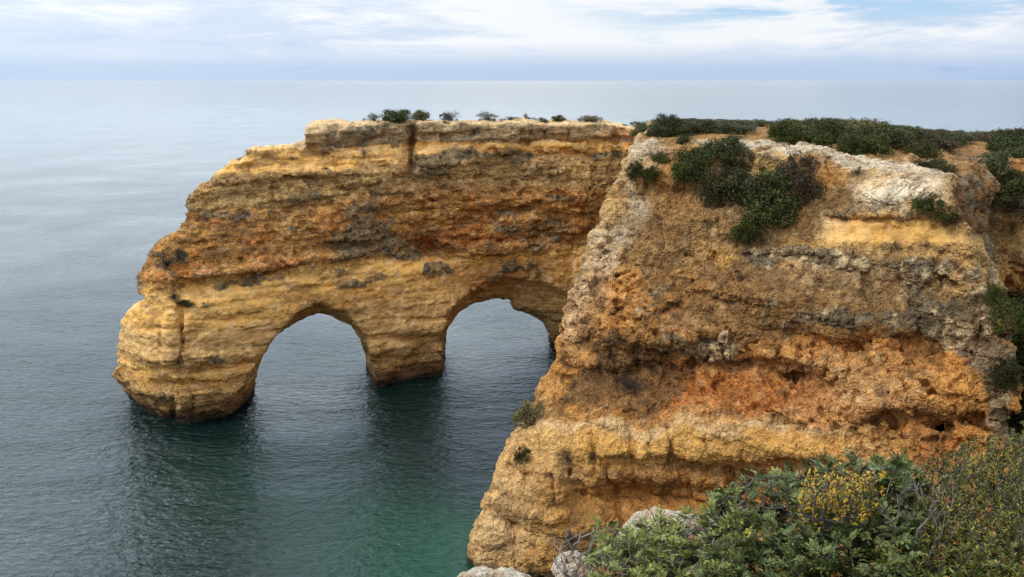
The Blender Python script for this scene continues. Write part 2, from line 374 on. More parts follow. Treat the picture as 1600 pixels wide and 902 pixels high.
big = fbm(P, .16, 4, 8); med = fbm(P, .5, 4, 9); fin = fbm(P, 1.6, 3, 10); bedn = fbm(P, (.08, .08, 1.1), 3, 11); bedf = fbm(P, (.25, .25, 3.5), 3, 6)
# lichen-crusted patches stand proud and are rough
lich = sstep(.12, .34, fbm(P, (.30, .30, .75), 4, 3)+.22*fbm(P, 1.8, 2, 6)+.30*gblob(u, v, 560, 380, 90, 28)+.25*gblob(u, v, 520, 305, 80, 20)+.35*gblob(u, v, 600, 210, 45, 20)+.30*gblob(u, v, 840, 300, 40, 25)+.35*gblob(u, v, 270, 410, 40, 35)+.3*gblob(u, v, 400, 290, 40, 8)-.15-.5*sstep(440, 480, v))
capf = sstep(22.2, 22.5, Z)*(1-gblob(u, v, 600, 210, 50, 20, 4)); lich = lich*(1-.75*capf)
crust = lich*(.17*ridged(P, 2.4, 2, 7)+.08)
V = P + N*(dsp*(.15+.85*lowm)*capz+crust)[:, None]
col = np.tile(C_TAN, (len(P), 1))
zz = Z + .5*big + .35*bedn
m = lambda a, b, s=.5: sstep(a-s, a+s, zz)*(1-sstep(b-s, b+s, zz))
col = mixc(col, C_YEL*.95, m(8.2, 12.4)*(.65+.35*np.clip(bedn+.3, 0, 1)))
col = mixc(col, C_OR*1.02, m(12.4, 17.5)*(.70+.25*np.clip(med, -1, 1)))
col = mixc(col, C_TAN*1.02, m(17.5, 21.2)*.8)
col = mixc(col, C_YEL*1.03, m(20.6, 22.5, .25)*.85)
col = mixc(col, C_CREAM*.86+.03, m(22.4, 40, .15)*.9)
col = mixc(col, C_LICH*1.1, m(22.4, 40, .15)*sstep(.0, .5, fin+.6*med)*.6)
col = mixc(col, C_YEL*.92, m(3.2, 5.6, .3)*.75*sstep(-12, -20, P[:, 0]))
col = mixc(col, C_TAN*.82+C_OR*.08, m(5.6, 8.2)*.5)
col = mixc(col, C_BRN*1.15, m(-2, 3.0, .4)*.55)
col = mixc(col, C_RED*1.25, np.clip(sstep(.15, .6, med+.25*bedf)*m(12, 17)*.5, 0, 1))
col = mixc(col, C_RED*1.1, np.clip(gblob(u, v, 760, 372, 110, 12)+gblob(u, v, 665, 392, 24, 18)+gblob(u, v, 640, 255, 12, 22)*.8+gblob(u, v, 860, 240, 110, 5)*.5+gblob(u, v, 975, 208, 40, 10)+.5*gblob(u, v, 690, 300, 120, 10), 0, 1)*.7)
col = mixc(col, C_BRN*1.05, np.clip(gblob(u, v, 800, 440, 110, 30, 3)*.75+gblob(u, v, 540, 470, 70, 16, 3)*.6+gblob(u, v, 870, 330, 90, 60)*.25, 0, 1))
col = mixc(col, C_YEL*1.05, np.clip(gblob(u, v, 640, 420, 70, 14)*.7+gblob(u, v, 760, 400, 60, 8)*.6+gblob(u, v, 350, 445, 50, 8)*.8, 0, 1))
col = mixc(col, C_CREAM*1.1, sstep(.2, .55, fin)*.35)
col = mixc(col, C_BRN*.7, sstep(.2, .5, -bedf)*.5)
col = mixc(col, C_SOIL*.9, sstep(.15, .5, fbm(P, (.5, .5, 1.2), 4, 1)+.1*sstep(12, 17, Z)-.05)*.5)
col = mixc(col, C_LICH*.95, lich*(.72+.2*np.clip(fin, -1, 1)))
col = mixc(col, C_DARK*1.4, sstep(.35, .65, fin+.3*med)*lich*.65)
top = sstep(.65, .85, nz)*sstep(20, 23, Z)
col = mixc(col, C_CREAM*.9+C_OR*.12, top*.7)
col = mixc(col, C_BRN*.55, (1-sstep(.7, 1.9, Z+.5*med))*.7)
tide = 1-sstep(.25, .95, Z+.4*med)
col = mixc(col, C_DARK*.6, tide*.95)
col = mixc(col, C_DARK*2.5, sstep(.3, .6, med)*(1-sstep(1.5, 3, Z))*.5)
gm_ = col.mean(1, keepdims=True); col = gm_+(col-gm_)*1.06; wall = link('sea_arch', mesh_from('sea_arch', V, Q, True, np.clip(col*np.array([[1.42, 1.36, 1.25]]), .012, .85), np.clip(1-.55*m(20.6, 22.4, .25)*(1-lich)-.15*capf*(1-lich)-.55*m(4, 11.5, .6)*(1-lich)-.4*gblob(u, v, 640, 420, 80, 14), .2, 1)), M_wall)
tag(wall, 'layered ochre sandstone sea arch with two openings standing in the green water', 'rock arch')
print('wall done', time.time()-T0)

# ------------------------------------------------------------------ HEADLAND
CTRL = [(985,225,59.5),(1060,222,59),(1150,225,57.5),(1250,235,55),(1330,245,53),(1400,252,50.5),(1450,262,48.5),(1475,285,46.7),
(955,300,57.5),(1000,300,57.5),(1060,300,57),(1150,300,55.5),(1230,300,54),(1300,300,51.2),(1380,300,48.6),(1450,310,46.8),(1485,320,45.5),
(925,380,55.5),(1000,380,54.5),(1080,370,54),(1160,370,52.5),(1250,360,50.5),(1330,375,48.5),(1420,375,46.6),(1490,370,45),
(900,450,54.5),(960,450,53),(1050,450,51.8),(1150,450,50),(1250,450,48.2),(1350,450,46.6),(1450,450,45),(1530,450,43.6),
(880,520,53.5),(950,520,51.5),(1050,520,50.3),(1150,520,48.8),(1250,520,47.2),(1350,520,45.4),(1450,520,44),(1550,520,42.5),
(865,590,52.7),(950,590,50.8),(1050,590,49.9),(1150,590,48.7),(1250,590,46.8),(1350,590,44.8),(1450,590,43.2),(1565,590,41.3),
(840,650,51.2),(930,660,49),(1050,660,48.2),(1150,660,47),(1250,660,45.3),(1350,660,43.6),(1450,660,42.2),(1560,680,40.6),
(780,740,49.5),(850,740,48),(950,740,47.5),(1050,740,47.2),(1150,740,46.3),(1250,740,44.5),(1350,740,42.7),(1450,740,41.5),
(755,820,48.5),(830,820,47),(950,820,46.8),(1050,820,47),(1150,820,46.5),(1300,820,44),(1450,820,41),
(735,880,47.8),(830,890,46),(950,900,46),(700,700,51.5)]
cp = [at(a, b, c) for a, b, c in CTRL]
base_h = rbf([(float(p[0]), float(p[2])) for p in cp], np.array([c[2] for c in CTRL]), .1, .02)
HFEAT = [(1120,602,140,30,1.1),(1020,583,40,12,1.0),(1165,577,38,12,1.4),(1270,607,45,16,1.5),(1325,545,32,13,1.1),(1235,522,34,10,.8),(1480,662,40,16,.8),(1415,650,24,10,1.0),
(1360,618,70,28,-1.1),(1480,600,60,36,-.6),(1050,520,60,18,-.8),(1250,560,90,14,-.5),(1080,505,50,9,-.35),(1330,515,60,9,-.35),(1000,690,150,24,-.9),(1250,695,120,20,-.7),
(1060,775,170,26,1.5),(1180,735,110,12,.7),(1375,343,100,4,.6),(1390,361,100,2.2,.35),(1328,352,2.5,10,.4),(1368,349,2.2,9,.4),(1418,352,2.5,9,.4),(1400,370,2.2,8,.3),(1455,356,2.2,8,.3),(1380,333,120,7,-.6),(1180,393,140,5,-.3),(1380,290,50,28,-.9),(1440,290,30,24,-.5),(1240,268,30,14,.7),(1320,270,30,25,.7),
(1055,490,14,18,.8),(1035,495,12,12,.5),(928,470,14,60,.5),(925,690,5,36,.7),(985,690,5,34,.6),(1043,685,5,30,.7),(950,740,6,30,.5),(1100,690,5,22,.4),(1160,690,5,20,.3),(895,760,14,60,.6),
(850,800,20,60,-.5),(800,790,18,60,-.4),(1340,690,4,22,.4),(1250,720,60,4,.35),(1010,710,100,4,.2),(970,365,14,14,-.5),(1450,400,120,5,-.3),(1255,400,90,5,.35),(1420,400,60,6,.3),
(1365,470,6,60,.4),(1430,545,22,14,.8),(1520,575,10,22,.6),(1500,500,20,40,-.5),(1300,660,8,4,.5),(1375,645,8,6,.7),(1445,655,9,6,.9),(1500,650,7,7,.8),(1395,430,40,8,-.3),
(1200,380,30,14,.4),(1210,460,70,20,-.3),(1150,470,40,8,.4),(1440,480,12,30,.5),(1020,300,40,40,.4),(1090,420,40,5,-.3),(1110,400,60,5,.3),(1130,440,70,5,.3)]
def head_front(X, Z):
    Y = base_h(X, np.clip(Z, -1, 24.6))
    Y = Y + np.clip(-Z, 0, 3)*.0 + .6*sstep(1.2, -.5, Z)
    P = np.stack([X, Y*0, Z], -1)
    u, v = proj(X, Y, Z)
    for (a, b, c, d, e) in HFEAT:
        w = 9*vnoise(P*.7, 2); Y = Y + e*gblob(u+w*.8, v+w*.5, a, b, c, d, 2.6)
    low = sstep(9.5, 7.5, Z)
    zb = Z+.5*vnoise(P*.4, 3)+.12*X; ob, cb, fb = blocks(X+.5*vnoise(P*.6, 4), zb, 1.9, 2.6, 5); ob2, cb2, _f = blocks(X+.5*vnoise(P*.8, 5), zb+.7, .8, 1.3, 6)
    Y = Y + .55*fbm(P, .22, 3, 6) + .40*ob + .35*cb + .18*ob2 + .12*cb2
    Y = Y - low*.35*ridged(P*np.array([1, 1, .15]), .7, 2, 2)
    Y = Y + .30*np.tanh(2*vnoise(np.stack([X*.15, X*0, (Z+.08*X)*1.1], -1), 1)) + .15*np.tanh(2*vnoise(np.stack([X*.4, X*0, (Z+.08*X)*3], -1), 2))
    return Y
HF = Table(-8, 34, -3, 27, .1, head_front)
EDG = [(728, 905, 47.5), (735,880,48.3),(741,850,48.5),(757,800,48.8),(762,775,49.1),(775,740,49.6),(800,695,50.2),(826,660,50.8),(852,640,51.3),(862,600,52.2),(866,560,52.9),(884,500,54),(900,450,54.9),(922,380,56),(948,320,57.4),(966,280,58.3),(980,250,59),(990,222,59.6)]
ez = []; ex = []; ey = []
for a, b, c in EDG[::1]:
    x, y, z = at(a, b, c); ex.append(float(x)); ey.append(float(y)); ez.append(float(z))
o = np.argsort(ez); ez = np.array(ez)[o]; ex = np.array(ex)[o]; ey = np.array(ey)[o]
REDG = [(1480,285,46.4),(1503,370,44.8),(1537,450,43.5),(1560,530,42.3),(1580,600,41.2),(1577,660,40.6),(1564,700,40.3)]
rz = []; rx = []; ry = []
for a, b, c in REDG:
    x, y, z = at(a, b, c); rx.append(float(x)); ry.append(float(y)); rz.append(float(z))
o = np.argsort(rz); rz = np.array(rz)[o]; rx = np.array(rx)[o]; ry = np.array(ry)[o]
def ztop(X, Y):
    z = 24.1 - .045*np.clip(X-15, 0, 60) - .02*np.clip(X-30, 0, 60)
    z = z + .25*np.sin(X*.31+1)*np.sin(Y*.23) + .3*sstep(62, 72, Y)*sstep(10, 16, X)
    z = z - (.25+.35*sstep(17, 22, X))*sstep(66, 56, Y)*sstep(11, 15, X)
    return z - .35*np.clip(Y-83, 0, 40)*sstep(14, 22, X)
def head_sdf(X, Y, Z):
    P = np.stack([X*.5, Y*.5, Z*.5], -1); w = .55*vnoise(P, 7) + .38*vnoise(P*2.3, 8) + .2*vnoise(P*np.array([4.6, 4.6, 3.4]), 2)
    d = (HF(X, Z)-Y)*.78
    xl = np.interp(Z, ez, ex); yl = np.interp(Z, ez, ey)
    d = smax(d, (xl + .15 + .24*np.clip(Y-yl-1, 0, 60) - X)*.9 + w, .45)
    xr = np.interp(Z, rz, rx); yr = np.interp(Z, rz, ry); sl = np.interp(Z, [8, 14, 20, 24], [.42, .45, .62, .8])
    side = (X - xr - .1 - sl*np.clip(Y-yr, 0, 60))*.85 + 1.0*w + .35*vnoise(P*np.array([.5, .5, 2.2]), 5)
    d = smax(d, side, .5)
    # rear cliff beyond the gully
    F2 = np.interp(X, [18, 24, 28, 31, 35, 40, 60], [68, 63, 58.5, 56.5, 55, 52, 46]) - .22*(22-Z)*np.clip((Z+4)/20, 0, 1) + 1.2*np.sin(X*.8)*.5
    d2 = (F2 + 1.2*vnoise(np.stack([X*.4, Y*.1, Z*.15], -1), 3) + .5*vnoise(np.stack([X*.8, Y*.1, Z*.8], -1), 4) - Y)*.8
    d2 = smax(d2, (14+.2*np.clip(Y-60, 0, 60)-X), .5)
    d = smin(d, d2, 1.0)
    d = smax(d, Z-ztop(X, Y) + .30*vnoise(P*1.7, 4)*(Y < 64) + .2*vnoise(P*3.5, 3)*(Y < 62), .45)
    d = smax(d, Y-(92+.0*X), 1.0)
    # pale buttress at the foot of the left corner
    for (ax, ay, az, sx, sy, sz) in ((-.9, 48.6, .6, 1.5, 1.8, 2.6),):
        e = (np.sqrt(((X-ax)/sx)**2+((Y-ay)/sy)**2+((Z-az)/sz)**2)-1)*min(sx, sy); d = smin(d, e, .5)
    return d
b0, b1, hh = (-6, 38, -1.6), (58, 93, 25.4), .2
F = eval_grid(head_sdf, b0, b1, hh); V, Q = surface_nets(F, b0, hh); del F
fc = V[Q].mean(1)
keep = (fc[:, 2] > -1.4) & (fc[:, 1] < 92.4) & (fc[:, 0] < 57.5) & (fc[:, 2] > np.where(fc[:, 1] > 86, 18, -9)); V, Q = compact(V, Q[keep])
BV_head = BVHTree.FromPolygons(V.tolist(), Q.tolist())
V, Q = subdivide(V, Q)
fc = V[Q].mean(1); nn_ = np.cross(V[Q[:, 2]]-V[Q[:, 0]], V[Q[:, 3]]-V[Q[:, 1]])
sel = (fc[:, 1] < HF(fc[:, 0], np.clip(fc[:, 2], -1, 24))+2.2) & (fc[:, 0] < 24.5) & (fc[:, 1] > 39)
V2, Q2 = subdivide(V, Q[sel]); Q = np.concatenate([Q[~sel], Q2]); V, Q = compact(V2, Q); N = normals(V, Q)
print('head', len(Q), time.time()-T0)
P = V.copy(); u, v = proj(P[:, 0], P[:, 1], P[:, 2]); Z = P[:, 2]; nz = N[:, 2]; X = P[:, 0]; Y = P[:, 1]
big = fbm(P, .16, 4, 8); med = fbm(P, .5, 4, 9); fin = fbm(P, 1.7, 3, 10); bedn = fbm(P, (.1, .1, 1.2), 3, 11); bedf = fbm(P, (.3, .3, 3.2), 3, 6)
wu = u + 22*fbm(P, .45, 3, 2) + 7*fbm(P, 1.8, 2, 4); wv = v + 14*fbm(P, .45, 3, 5) + 5*fbm(P, 1.8, 2, 7)
B = lambda cu, cv, ru, rv, p=3.0: gblob(wu, wv, cu, cv, ru, rv, p)
front = 1-sstep(.80, .95, nz)*sstep(22.6, 23.2, Z)
rear = sstep(0, 1.5, (X - np.interp(Z, rz, rx) - .75*np.clip(Y-np.interp(Z, rz, ry), 0, 60)))*sstep(45, 48, Y)
soil = np.clip(B(1320,315,30,24)*.8+B(1290,290,40,30)*.6+B(1350,475,170,62,4)*1.0+B(1110,475,120,70)*.8+B(1130,330,170,60)*.8+B(1000,600,60,50)*.8+B(940,560,50,60)*.5+B(1215,350,60,40)*.8+B(960,615,80,35)*.7+B(1390,400,110,20)*.5+B(1500,330,40,70)*.7+B(1000,380,60,60)*.4, 0, 1)
soil = sstep(.30, .70, soil+.35*med+.15*fin)
lich = np.clip(B(1090,540,70,25)*.9+B(1330,500,150,24)*.8+B(1330,410,190,16)*.6+B(1530,500,40,110)*.9+B(1560,620,30,90)*.9+B(1390,340,110,10)*.8+B(1230,255,90,14)*.8+B(1010,450,40,60)*.5+B(1240,400,90,8)*.8+B(1450,460,50,80)*.5+B(985,300,35,80)*.4+B(1180,560,80,8)*.4+B(1400,270,80,20)*.4, 0, 1)
lich = sstep(.42, .78, lich+.35*med+.25*fin)*front*(1-rear*.6)
rough = lich*.7+soil*.35+.15
ysm = 1-.75*gblob(u, v, 1392, 362, 108, 18, 5)
dsp = .24*fbm(P, .55, 3, 1) + ysm*(.20*ridged(P, .95, 3, 4)*(1-.5*soil) + .13*fbm(P, 2.2, 3, 5)*(.5+rough) + .20*lich*ridged(P, 2.6, 3, 7) + .07*soil*ridged(P, 3.4, 2, 9) + .07*ridged(P, 4.4, 2, 2)) + .25*B(1390,300,60,40)*ridged(P, .8, 2, 3)
hol = sstep(.34, .52, fbm(P, (.8, .8, 1.1), 3, 11))*sstep(9, 11, Z)*(1-sstep(17, 19, Z))*(1-soil)*(1-lich)
hol2 = sstep(.38, .6, fbm(P, 2.3, 2, 6))*sstep(8.6, 10, Z)*(1-sstep(18, 20, Z))*(1-soil)
dsp = dsp - .75*hol*ysm - .28*hol2*ysm
dsp = dsp*(1-.5*sstep(.85, .97, nz)*sstep(2.5, 5, Y-HF(X, Z*0+24)))
V = P + N*dsp[:, None]
col = np.tile(C_OR*.6+C_TAN*.5, (len(P), 1))
col = mixc(col, C_TAN*1.15, sstep(15, 18, Z+big)*.8)
col = mixc(col, C_CREAM*.95, sstep(.1, .5, med)*sstep(14, 17, Z)*.5)
col = mixc(col, C_OR*1.08, sstep(17.5, 15, Z+big)*sstep(8.2, 9.4, Z+.4*big)*.75)
col = mixc(col, C_RED*1.5, np.clip(B(1130,615,180,40)*1.15+B(1010,590,50,20)+B(1360,695,170,26)*.8+B(1320,545,70,14)*.7+B(1470,560,60,30)*.4+B(1270,610,50,16)*.6+B(1050,490,20,30)*.7, 0, 1)*(.7+.3*np.clip(med, -1, 1)))
col = mixc(col, C_OR+.5*(C_CREAM-C_OR), np.clip(B(1150,650,120,14)*.5+B(1350,690,120,16)*.5+B(1350,610,110,45)*.6+B(1200,565,120,14)*.5, 0, 1))
yel = np.clip(B(1000,690,190,34,4)+B(1250,700,170,24,4)*.9+B(830,800,110,110,4)*.6, 0, 1)
col = mixc(col, C_YEL*1.0, yel*.85)
col = mixc(col, C_CREAM, np.clip(B(1000,668,170,10)*.8+B(1230,672,100,9)*.7+B(800,800,40,110)*.6+B(870,700,40,60)*.3+B(740,850,40,60)*.5, 0, 1)*.8)
col = mixc(col, C_OR*.92, np.clip(B(1080,780,200,38,4)+B(1330,760,160,20)*.7, 0, 1)*.8)
col = mixc(col, C_BRN*1.3, np.clip(B(1080,735,150,10)*.6+B(980,860,80,30)*.4, 0, 1))
col = mixc(col, C_YEL*.98, np.clip(B(1395, 361, 104, 16, 4)+B(1075,345,30,12)*.9+B(1200,395,120,14)*.7+B(1060,415,60,10)*.6+B(1255,412,110,12)*.6, 0, 1)*(1-.6*soil))
col = mixc(col, C_WHITE*.88, np.clip(B(1380,312,42,28)*1.0+B(1440,290,36,28)*.9+B(1360,262,80,10)*.7+B(1010,240,30,25)*.8+B(985,330,16,50)*.8+B(975,370,14,16)*.9+B(945,400,22,50)*.55+B(905,480,18,60)*.4+B(1350,420,90,12)*.5, 0, 1)*.9)
col = mixc(col, C_CREAM*1.05, np.clip(B(920,450,30,90)*.5+B(1380,435,120,12)*.5+B(1290,440,60,20)*.5+B(1100,500,60,30)*.3, 0, 1)*.8)
col = mixc(col, C_SOIL*1.25, soil*(1-rear)*.78*front*(1-.35*sstep(0, .5, fin)))
col = mixc(col, C_BRN*1.0, soil*(1-rear)*sstep(.0, .5, -med)*.45)
col = mixc(col, C_OR*.75, np.clip(B(1290,270,35,30)*.8+B(1100,240,60,22)*.6+B(1050,290,30,60)*.5, 0, 1))
lc = C_LICH[None]*(1+.6*np.clip(fin, -1, 1))[:, None]
col = col*(1-.8*lich[:, None]) + lc*.8*lich[:, None]
col = mixc(col, C_CREAM*1.05, lich*sstep(.35, .6, fin)*.6)
col = mixc(col, C_CREAM*1.1, sstep(.3, .6, fin)*.22*front)
col = mixc(col, C_BRN*.8, sstep(.3, .6, -bedf)*.22*front)
# rear cliff and gully
rough_dummy = 0
rc = np.tile(C_OR*.62+C_TAN*.25, (len(P), 1)); rc = mixc(rc, C_RED*.9, sstep(-.1, .4, med)*.6); rc = mixc(rc, C_SOIL*.8, sstep(0, .4, big+.5*fin)*.7)
col = col*(1-rear[:, None])+rc*rear[:, None]
gul = gblob(wu, wv, 1508, 320, 48, 120, 5)*sstep(45.0, 46.5, Y-.0*Z)*sstep(1478, 1490, u); col = mixc(col, C_SOIL*.95+C_RED*.12, gul*.85); col = mixc(col, C_LICH*1.3, gul*sstep(.0, .4, fin+.5*med)*.7)
dkp = np.clip(B(960,560,60,40)*.8+B(1000,615,60,30)*.9+B(900,600,40,40)*.7+B(890,830,30,50)*.8+B(1120,440,90,50)*.45+B(1350,480,110,36)*.35+B(1210,370,50,24)*.4, 0, 1)*sstep(-.25, .35, med+.4*fin)
col = mixc(col, C_SOIL*.62, dkp*(1-rear)*.8)
col = mixc(col, C_SOIL*.7, sstep(.30, .55, fbm(P, 1.1, 4, 2))*front*(1-np.clip(yel+B(1392,362,108,18), 0, 1)*.7)*.5)
col = col*(1-.16*np.clip(yel+B(1080,790,220,50,4)+B(1392,362,108,18), 0, 1))[:, None]
# plateau: sandy soil with pale rock near the rim
top = sstep(.80, .93, nz)*sstep(22.4, 23.2, Z)
sand = C_OR[None]*np.array([[.78, .95, 1.25]])*(.8+.25*med)[:, None]
col = col*(1-top[:, None]) + sand*top[:, None]
rim = top*sstep(5.0, 1.5, Y-HF(X, Z*0+24))*sstep(11.5, 13, X)
col = mixc(col, C_WHITE*.82, rim*sstep(-.4, .3, med+.4)*.85)
tide = 1-sstep(.15, .8, Z+.4*med); col = mixc(col, C_DARK*.9, tide*.9)
col = np.clip(col, .005, 1); gm_ = col.mean(1, keepdims=True); col = gm_+(col-gm_)*1.08; col = col*(col.mean(1, keepdims=True)/.30)**.18
head = link('headland', mesh_from('headland', V, Q, True, np.clip(col*np.array([[1.30, 1.27, 1.22]]), .012, .85), np.clip(1-.85*gblob(u, v+3*fin, 1392, 362, 105, 19, 6)-.3*yel-.25*B(1080,790,200,38,4)-.3*B(1260,412,80,12)-.2*B(1400,300,60,30), .38, 1)), M_head)
tag(head, kind='structure')
print('head done', time.time()-T0)

# ------------------------------------------------------------------ near cliff the photographer stands on
def ground_z(X, Y):
    edge = np.interp(X, [-30, -8, -3, -1, 0, 2, 4, 8, 16, 30], [-2, 1.2, 2.6, 3.9, 4.5, 5.1, 5.6, 6.5, 8, 10])
    z = 26.4 - .30*np.clip(Y, -2, 30)
    P = np.stack([X, Y, X*0], -1); e = Y-edge + .25*vnoise(P*1.1, 2)
    z = z + .06*fbm(P, 1.5, 4, 3)
    z = z - 1.0*np.clip(e, 0, .8)**1.4 - 7.5*np.clip(e-.8, 0, 50)
    return np.maximum(z, -1.5)
gx = np.linspace(-26, 30, 380); gy = np.concatenate([np.linspace(-9, 2, 30), np.linspace(2.1, 14, 300)])
GX, GY = np.meshgrid(gx, gy, indexing='ij'); GZ = ground_z(GX, GY)
P = np.stack([GX, GY, GZ], -1).reshape(-1, 3)
P[:, 1] += .5*fbm(P, .5, 4, 5)*sstep(24.5, 22, P[:, 2])
ii = np.arange(380*330).reshape(380, 330)
Q = np.stack([ii[:-1, :-1], ii[1:, :-1], ii[1:, 1:], ii[:-1, 1:]], -1).reshape(-1, 4)
gm = fbm(P, 1.0, 4, 4); col = np.tile(C_SOIL*1.3, (len(P), 1)); col = mixc(col, C_OR*.9, sstep(24.5, 22.5, P[:, 2])); col = mixc(col, C_CREAM, sstep(.2, .5, gm)*.5)
gnd = link('ground', mesh_from('ground', P, Q, True, col), M_ground); tag(gnd, kind='structure')

# ------------------------------------------------------------------ WATER
def rings():
    a = np.array([0, 20, 40, 60, 80, 100, 130, 170, 230, 320, 500, 900, 1800, 4000, 9000, 22000, 60000, 140000.])
    return np.concatenate([-a[::-1][:-1], a])
gx = rings(); n = len(gx); GX, GY = np.meshgrid(gx, gx+60, indexing='ij')
P = np.stack([GX, GY, GX*0], -1).reshape(-1, 3); ii = np.arange(n*n).reshape(n, n)
Q = np.stack([ii[:-1, :-1], ii[1:, :-1], ii[1:, 1:], ii[:-1, 1:]], -1).reshape(-1, 4)
m, nt, b = new_mat('sea_water'); L = nt.links
tc = nd(nt, 'ShaderNodeTexCoord').outputs['Object']
cn = noise(nt, tc, .045, 3, .5)
geo = nd(nt, 'ShaderNodeSeparateXYZ'); L.new(tc, geo.inputs[0])
def gauss2(cx, cy, r):
    dx = math_n(nt, 'DIVIDE', math_n(nt, 'SUBTRACT', geo.outputs[0], cx), r); dy = math_n(nt, 'DIVIDE', math_n(nt, 'SUBTRACT', geo.outputs[1], cy), r*.8)
    s = math_n(nt, 'ADD', math_n(nt, 'MULTIPLY', dx, dx), math_n(nt, 'MULTIPLY', dy, dy))
    return math_n(nt, 'POWER', 2.718, math_n(nt, 'MULTIPLY', s, -1.0))
shal = math_n(nt, 'ADD', gauss2(-4.5, 49, 8.5), math_n(nt, 'MULTIPLY', gauss2(-17, 60, 9), .18))
shal = math_n(nt, 'MULTIPLY', shal, ramp(nt, cn, [(.3, (.45, .45, .45)), (.65, (1.25, 1.25, 1.25))]), clamp=True)
deep = mix(nt, cn, (.0008, .0095, .0080), (.0016, .0150, .0130))
c = mix(nt, shal, deep, (.0025, .062, .030))
L.new(c, b.inputs['Base Color']); b.inputs['IOR'].default_value = 1.34; b.inputs['Roughness'].default_value = .06
w1 = noise(nt, sepvec(nt, tc, (1, 1.7, 1), (0, 0, math.radians(22))), 1.35, 4, .6, .5)
w2 = noise(nt, sepvec(nt, tc, (1, 2.0, 1), (0, 0, math.radians(-12))), .42, 3, .55, .3)
w3 = noise(nt, sepvec(nt, tc, (1, 1.5, 1), (0, 0, math.radians(30))), 4.5, 3, .6, .2)
w4 = noise(nt, sepvec(nt, tc, (1, 3, 1), (0, 0, math.radians(5))), .05, 3, .5)
h = math_n(nt, 'ADD', math_n(nt, 'MULTIPLY', w1, .31), math_n(nt, 'MULTIPLY', w2, .36))
h = math_n(nt, 'ADD', h, math_n(nt, 'MULTIPLY', w3, .045)); h = math_n(nt, 'ADD', h, math_n(nt, 'MULTIPLY', w4, .9))
h = math_n(nt, 'MULTIPLY', h, ramp(nt, noise(nt, tc, .03, 3, .6), [(.35, (.6, .6, .6)), (.62, (1.5, 1.5, 1.5))]))
bp = nd(nt, 'ShaderNodeBump', Strength=1.0, Distance=1.0); L.new(h, bp.inputs['Height']); L.new(bp.outputs[0], b.inputs['Normal'])
vl = nt.nodes.new('ShaderNodeVectorMath'); vl.operation = 'LENGTH'; L.new(tc, vl.inputs[0])
dd_ = math_n(nt, 'DIVIDE', vl.outputs['Value'], 1500.0)                 # far out the ripples merge into a rough sheen
L.new(ramp(nt, dd_, [(.05, (1, 1, 1)), (.10, (.6, .6, .6)), (.25, (.42, .42, .42)), (.8, (.26, .26, .26))]), bp.inputs['Strength'])
L.new(ramp(nt, dd_, [(.04, (.07, .07, .07)), (.2, (.11, .11, .11)), (.8, (.12, .12, .12))]), b.inputs['Roughness'])
sea = link('sea', mesh_from('sea', P, Q, True), m); tag(sea, kind='structure')

# ------------------------------------------------------------------ shrubs
def leaf_quads(C, Nn, size, asp=.6):
    """rhombic leaf tufts at C facing Nn"""
    n = len(C); r = rng.normal(size=(n, 3)); t = np.cross(Nn, r); t /= np.linalg.norm(t, axis=1, keepdims=True)+1e-9
    s = np.cross(Nn, t); s /= np.linalg.norm(s, axis=1, keepdims=True)+1e-9; sz = (size*rng.uniform(.6, 1.4, n))[:, None]
    V = np.stack([C-t*sz, C-s*sz*asp+Nn*sz*.12, C+t*sz, C+s*sz*asp+Nn*sz*.12], 1).reshape(-1, 3)
    return V, np.arange(4*n).reshape(n, 4)
def shrub_mesh(name, rx, ry, rz, n, leaf, lumps=12, asp=.6, droop=0.0, loose=.25):
    th = rng.uniform(0, 2*math.pi, lumps); rr = np.sqrt(rng.uniform(0, 1, lumps))*.78
    cx, cy = np.cos(th)*rr, np.sin(th)*rr; cz = np.sqrt(np.clip(1-rr**2, 0, 1))*rng.uniform(.05, .85, lumps)
    rad = rng.uniform(.14, .44, lumps)*(1-.2*rr)*(1+.15*rng.normal(size=lumps))
    k = rng.integers(0, lumps, n); d = rng.normal(size=(n, 3)); d /= np.linalg.norm(d, axis=1, keepdims=True); d[:, 2] = np.where(d[:, 2] < -.3, -d[:, 2], d[:, 2])
    q = rad[k]*(1-loose*rng.random(n)**2+loose*.8*rng.random(n)**4)
    C = np.stack([cx[k], cy[k], cz[k]], 1)+d*q[:, None]
    C[:, 2] = np.maximum(C[:, 2], .02*rng.random(n)-.05)
    C *= np.array([rx, ry, rz]); Nn = d + rng.normal(size=(n, 3))*.55; Nn /= np.linalg.norm(Nn, axis=1, keepdims=True)
    V, Q = leaf_quads(C, Nn, leaf, asp)
    return mesh_from(name, V, Q, False)
def tubes(segs, sides=5):
    """segs: list of (p0, p1, r0, r1)"""
    if not len(segs): return np.zeros((0, 3)), np.zeros((0, 4), int)
    A = np.array([s[0] for s in segs]); Bq = np.array([s[1] for s in segs]); r0 = np.array([s[2] for s in segs]); r1 = np.array([s[3] for s in segs])
    d = Bq-A; d /= np.linalg.norm(d, axis=1, keepdims=True)+1e-9; up = np.where(np.abs(d[:, 2:3]) > .9, [[1., 0, 0]], [[0, 0, 1.]])
    s = np.cross(d, up); s /= np.linalg.norm(s, axis=1, keepdims=True)+1e-9; t = np.cross(d, s); out = []
    for (c, r, off) in ((A, r0, -.3), (Bq, r1, .3)):
        c = c + d*(r*off)[:, None]
        for k in range(sides):
            a = 2*math.pi*k/sides; out.append(c+(s*math.cos(a)+t*math.sin(a))*r[:, None])
    V = np.stack(out, 1).reshape(-1, 3); n = len(A); base = np.arange(n)[:, None]*2*sides
    F = [np.concatenate([base+k, base+(k+1) % sides, base+sides+(k+1) % sides, base+sides+k], 1) for k in range(sides)]
    return V, np.concatenate(F)
